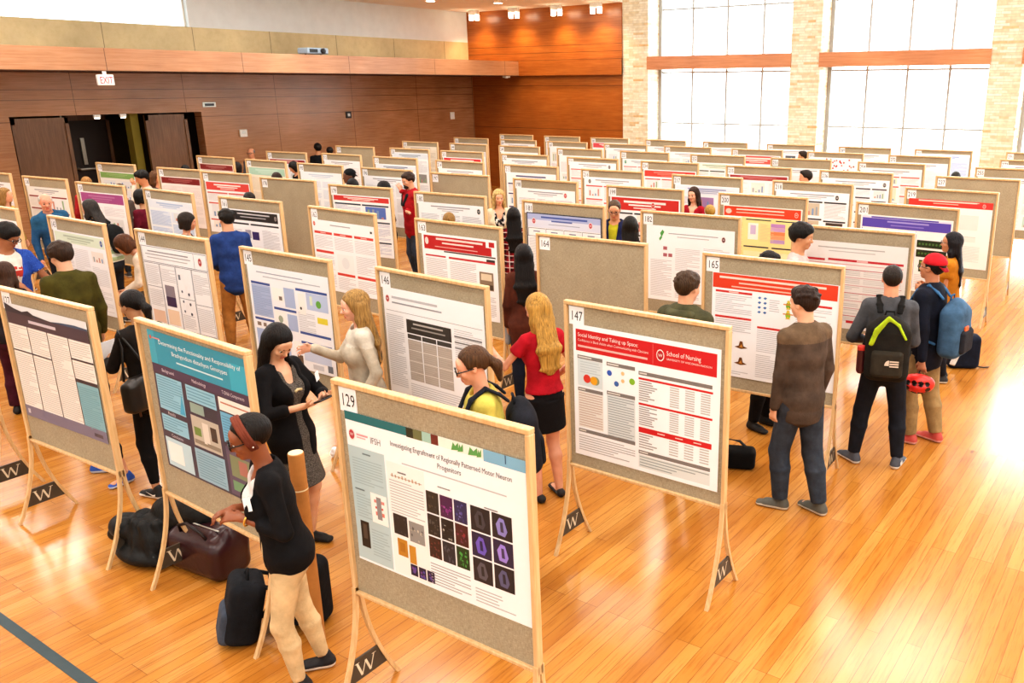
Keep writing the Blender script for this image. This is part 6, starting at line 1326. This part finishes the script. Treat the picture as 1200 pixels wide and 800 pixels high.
# tote near the mustard woman
sd = SD(); sd.box((0, 0, .2), (.18, .1, .2), None, .06, .03); s2 = SD(); s2.box((-.08, -.1, .22), (.035, .012, .18), RYm(.35), .01, .01); m = MB(); m.tube([(-.08, 0, .38), (-.06, 0, .48), (.06, 0, .48), (.08, 0, .38)], .012, 8); t = MB(); t.tube([(.14, -.05, .03), (.24, -.04, .012), (.3, -.02, .012)], .008, 6)
parts_thing('tote_bag', 'navy bag with white flash standing on the floor right of the red capped man', 'bag', (-1.93, 10.02, 0), .5, [('bag_body', sdmesh('bag_body', sd, cloth('1c2436'), .014)), ('white_flash', sdmesh('white_flash', s2, cloth('e6e4e0'), .009)), ('handle', m.mesh('handle', cloth('1c2436'), smooth=True)), ('strap_end', t.mesh('strap_end', M['black_pl'], smooth=True))])
sd = SD(); sd.box((0, 0, .085), (.16, .09, .085), None, .04, .02); sd.ell((.08, 0, .12), (.08, .07, .06)); m = MB(); m.tube([(-.14, 0, .12), (-.1, .02, .24), (.02, .03, .22), (.12, .0, .14)], .012, 8)
parts_thing('camera_bag', 'small black bag with strap on the floor behind the nursing poster', 'bag', (-2.93, 6.16, 0), .4, [('bag_body', sdmesh('bag_body', sd, cloth('141416'), .012)), ('bag_strap', m.mesh('bag_strap', cloth('3a3c40'), smooth=True))])
sd = SD(); rr = random.Random(4)
for _ in range(9): sd.ell((rr.uniform(-.04, .04), rr.uniform(-.04, .04), rr.uniform(.025, .08)), (rr.uniform(.02, .04), rr.uniform(.02, .035), rr.uniform(.02, .035)), None, .008)
sd.cut((0, 0, .002), (0, 0, -1)); tag(link('crumpled_paper', sdmesh('crumpled_paper', sd, M['card'], .007), None, (-5.99, 4.42, 0)), 'crumpled white paper ball lying on the open floor left of the dark picture poster', 'paper')
sd = SD(); sd.ell((0, 0, .008), (.025, .018, .01)); tag(link('crumb', sdmesh('crumb', sd, plain('biscuit', 'b87830', .8), .005), None, (-6.02, 4.22, 0)), 'tiny brown crumb on the floor near the crumpled white paper', 'crumb')
# ------------------------------------------------------------------ light, sky, camera
def area(name, loc, rot, sx, sy, e, col=(1, 1, 1)):
    L = bpy.data.lights.new(name, 'AREA'); L.shape = 'RECTANGLE'; L.size = sx; L.size_y = sy; L.energy = e; L.color = col
    o = bpy.data.objects.new(name, L); COL.objects.link(o); o.location = loc; o.rotation_euler = rot; return o
w = bpy.data.worlds.new('sky'); SC.world = w; w.use_nodes = True
nt = w.node_tree; bg = nt.nodes['Background']; bg.inputs[0].default_value = (.87, .94, 1, 1); bg.inputs[1].default_value = 5.0
for i, x in enumerate((-10., -4., 2., 6.)):
    for j, y in enumerate((-5., 2., 9., 16.)):
        area('overhead_fill', (x, y, 8.5), (0, 0, 0), 3., 3., 270, (1, .98, .95))  # added soft fill below the high ceiling, not modelled on real fittings
for y in (-4., 1.5, 7., 12.5, 18.): area('overhead_fill', (-16.2, y, 5.36), (0, 0, 0), 2., 2., 120, (1, .96, .9))  # the same added fill beneath the lower ceiling
for x in (-11.1, -6.2, -1.5, 3.3): area('window_daylight', (x, 22.4, 3.4), (PI/2, 0, PI), 4., 5.8, 560, (.9, .95, 1))
area('wall_wash_fill', (-17.4, 10.2, 5.3), (0, -1.25, 0), .3, 5., 130, (1, .99, .96)); area('wall_wash_fill', (-17.4, 3., 5.3), (0, -1.25, 0), .3, 10., 260, (1, .99, .96))  # added lights out of view, brightening the upper left wall
area('corridor_fill', (-21.9, 9.6, 2.55), (0, 0, 0), .6, .6, 16, (1, .85, .55))  # added fill that lifts the black corridor, no fitting belongs to it
cam = bpy.data.cameras.new('camera'); co = bpy.data.objects.new('camera', cam); COL.objects.link(co); SC.camera = co
cam.sensor_width = 36; cam.lens = 997.68/1200*36; cam.shift_x = -136.23/1200; cam.shift_y = -6.87/1200
co.matrix_world = Matrix.Translation((0, 0, 3.158)) @ Matrix.Rotation(math.radians(33.3), 4, 'Z') @ Matrix.Rotation(PI/2-.2851, 4, 'X') @ Matrix.Rotation(-.0032, 4, 'Z')
cam.clip_end = 200
SC.view_settings.view_transform = 'Standard'; SC.view_settings.look = 'Medium High Contrast'; SC.view_settings.exposure = -.28; SC.view_settings.gamma = 1.
SC.cycles.use_denoising = True
SC.cycles.max_bounces = 8; SC.cycles.diffuse_bounces = 4; SC.cycles.glossy_bounces = 3; SC.cycles.transparent_max_bounces = 12
SC.cycles.sample_clamp_indirect = 6
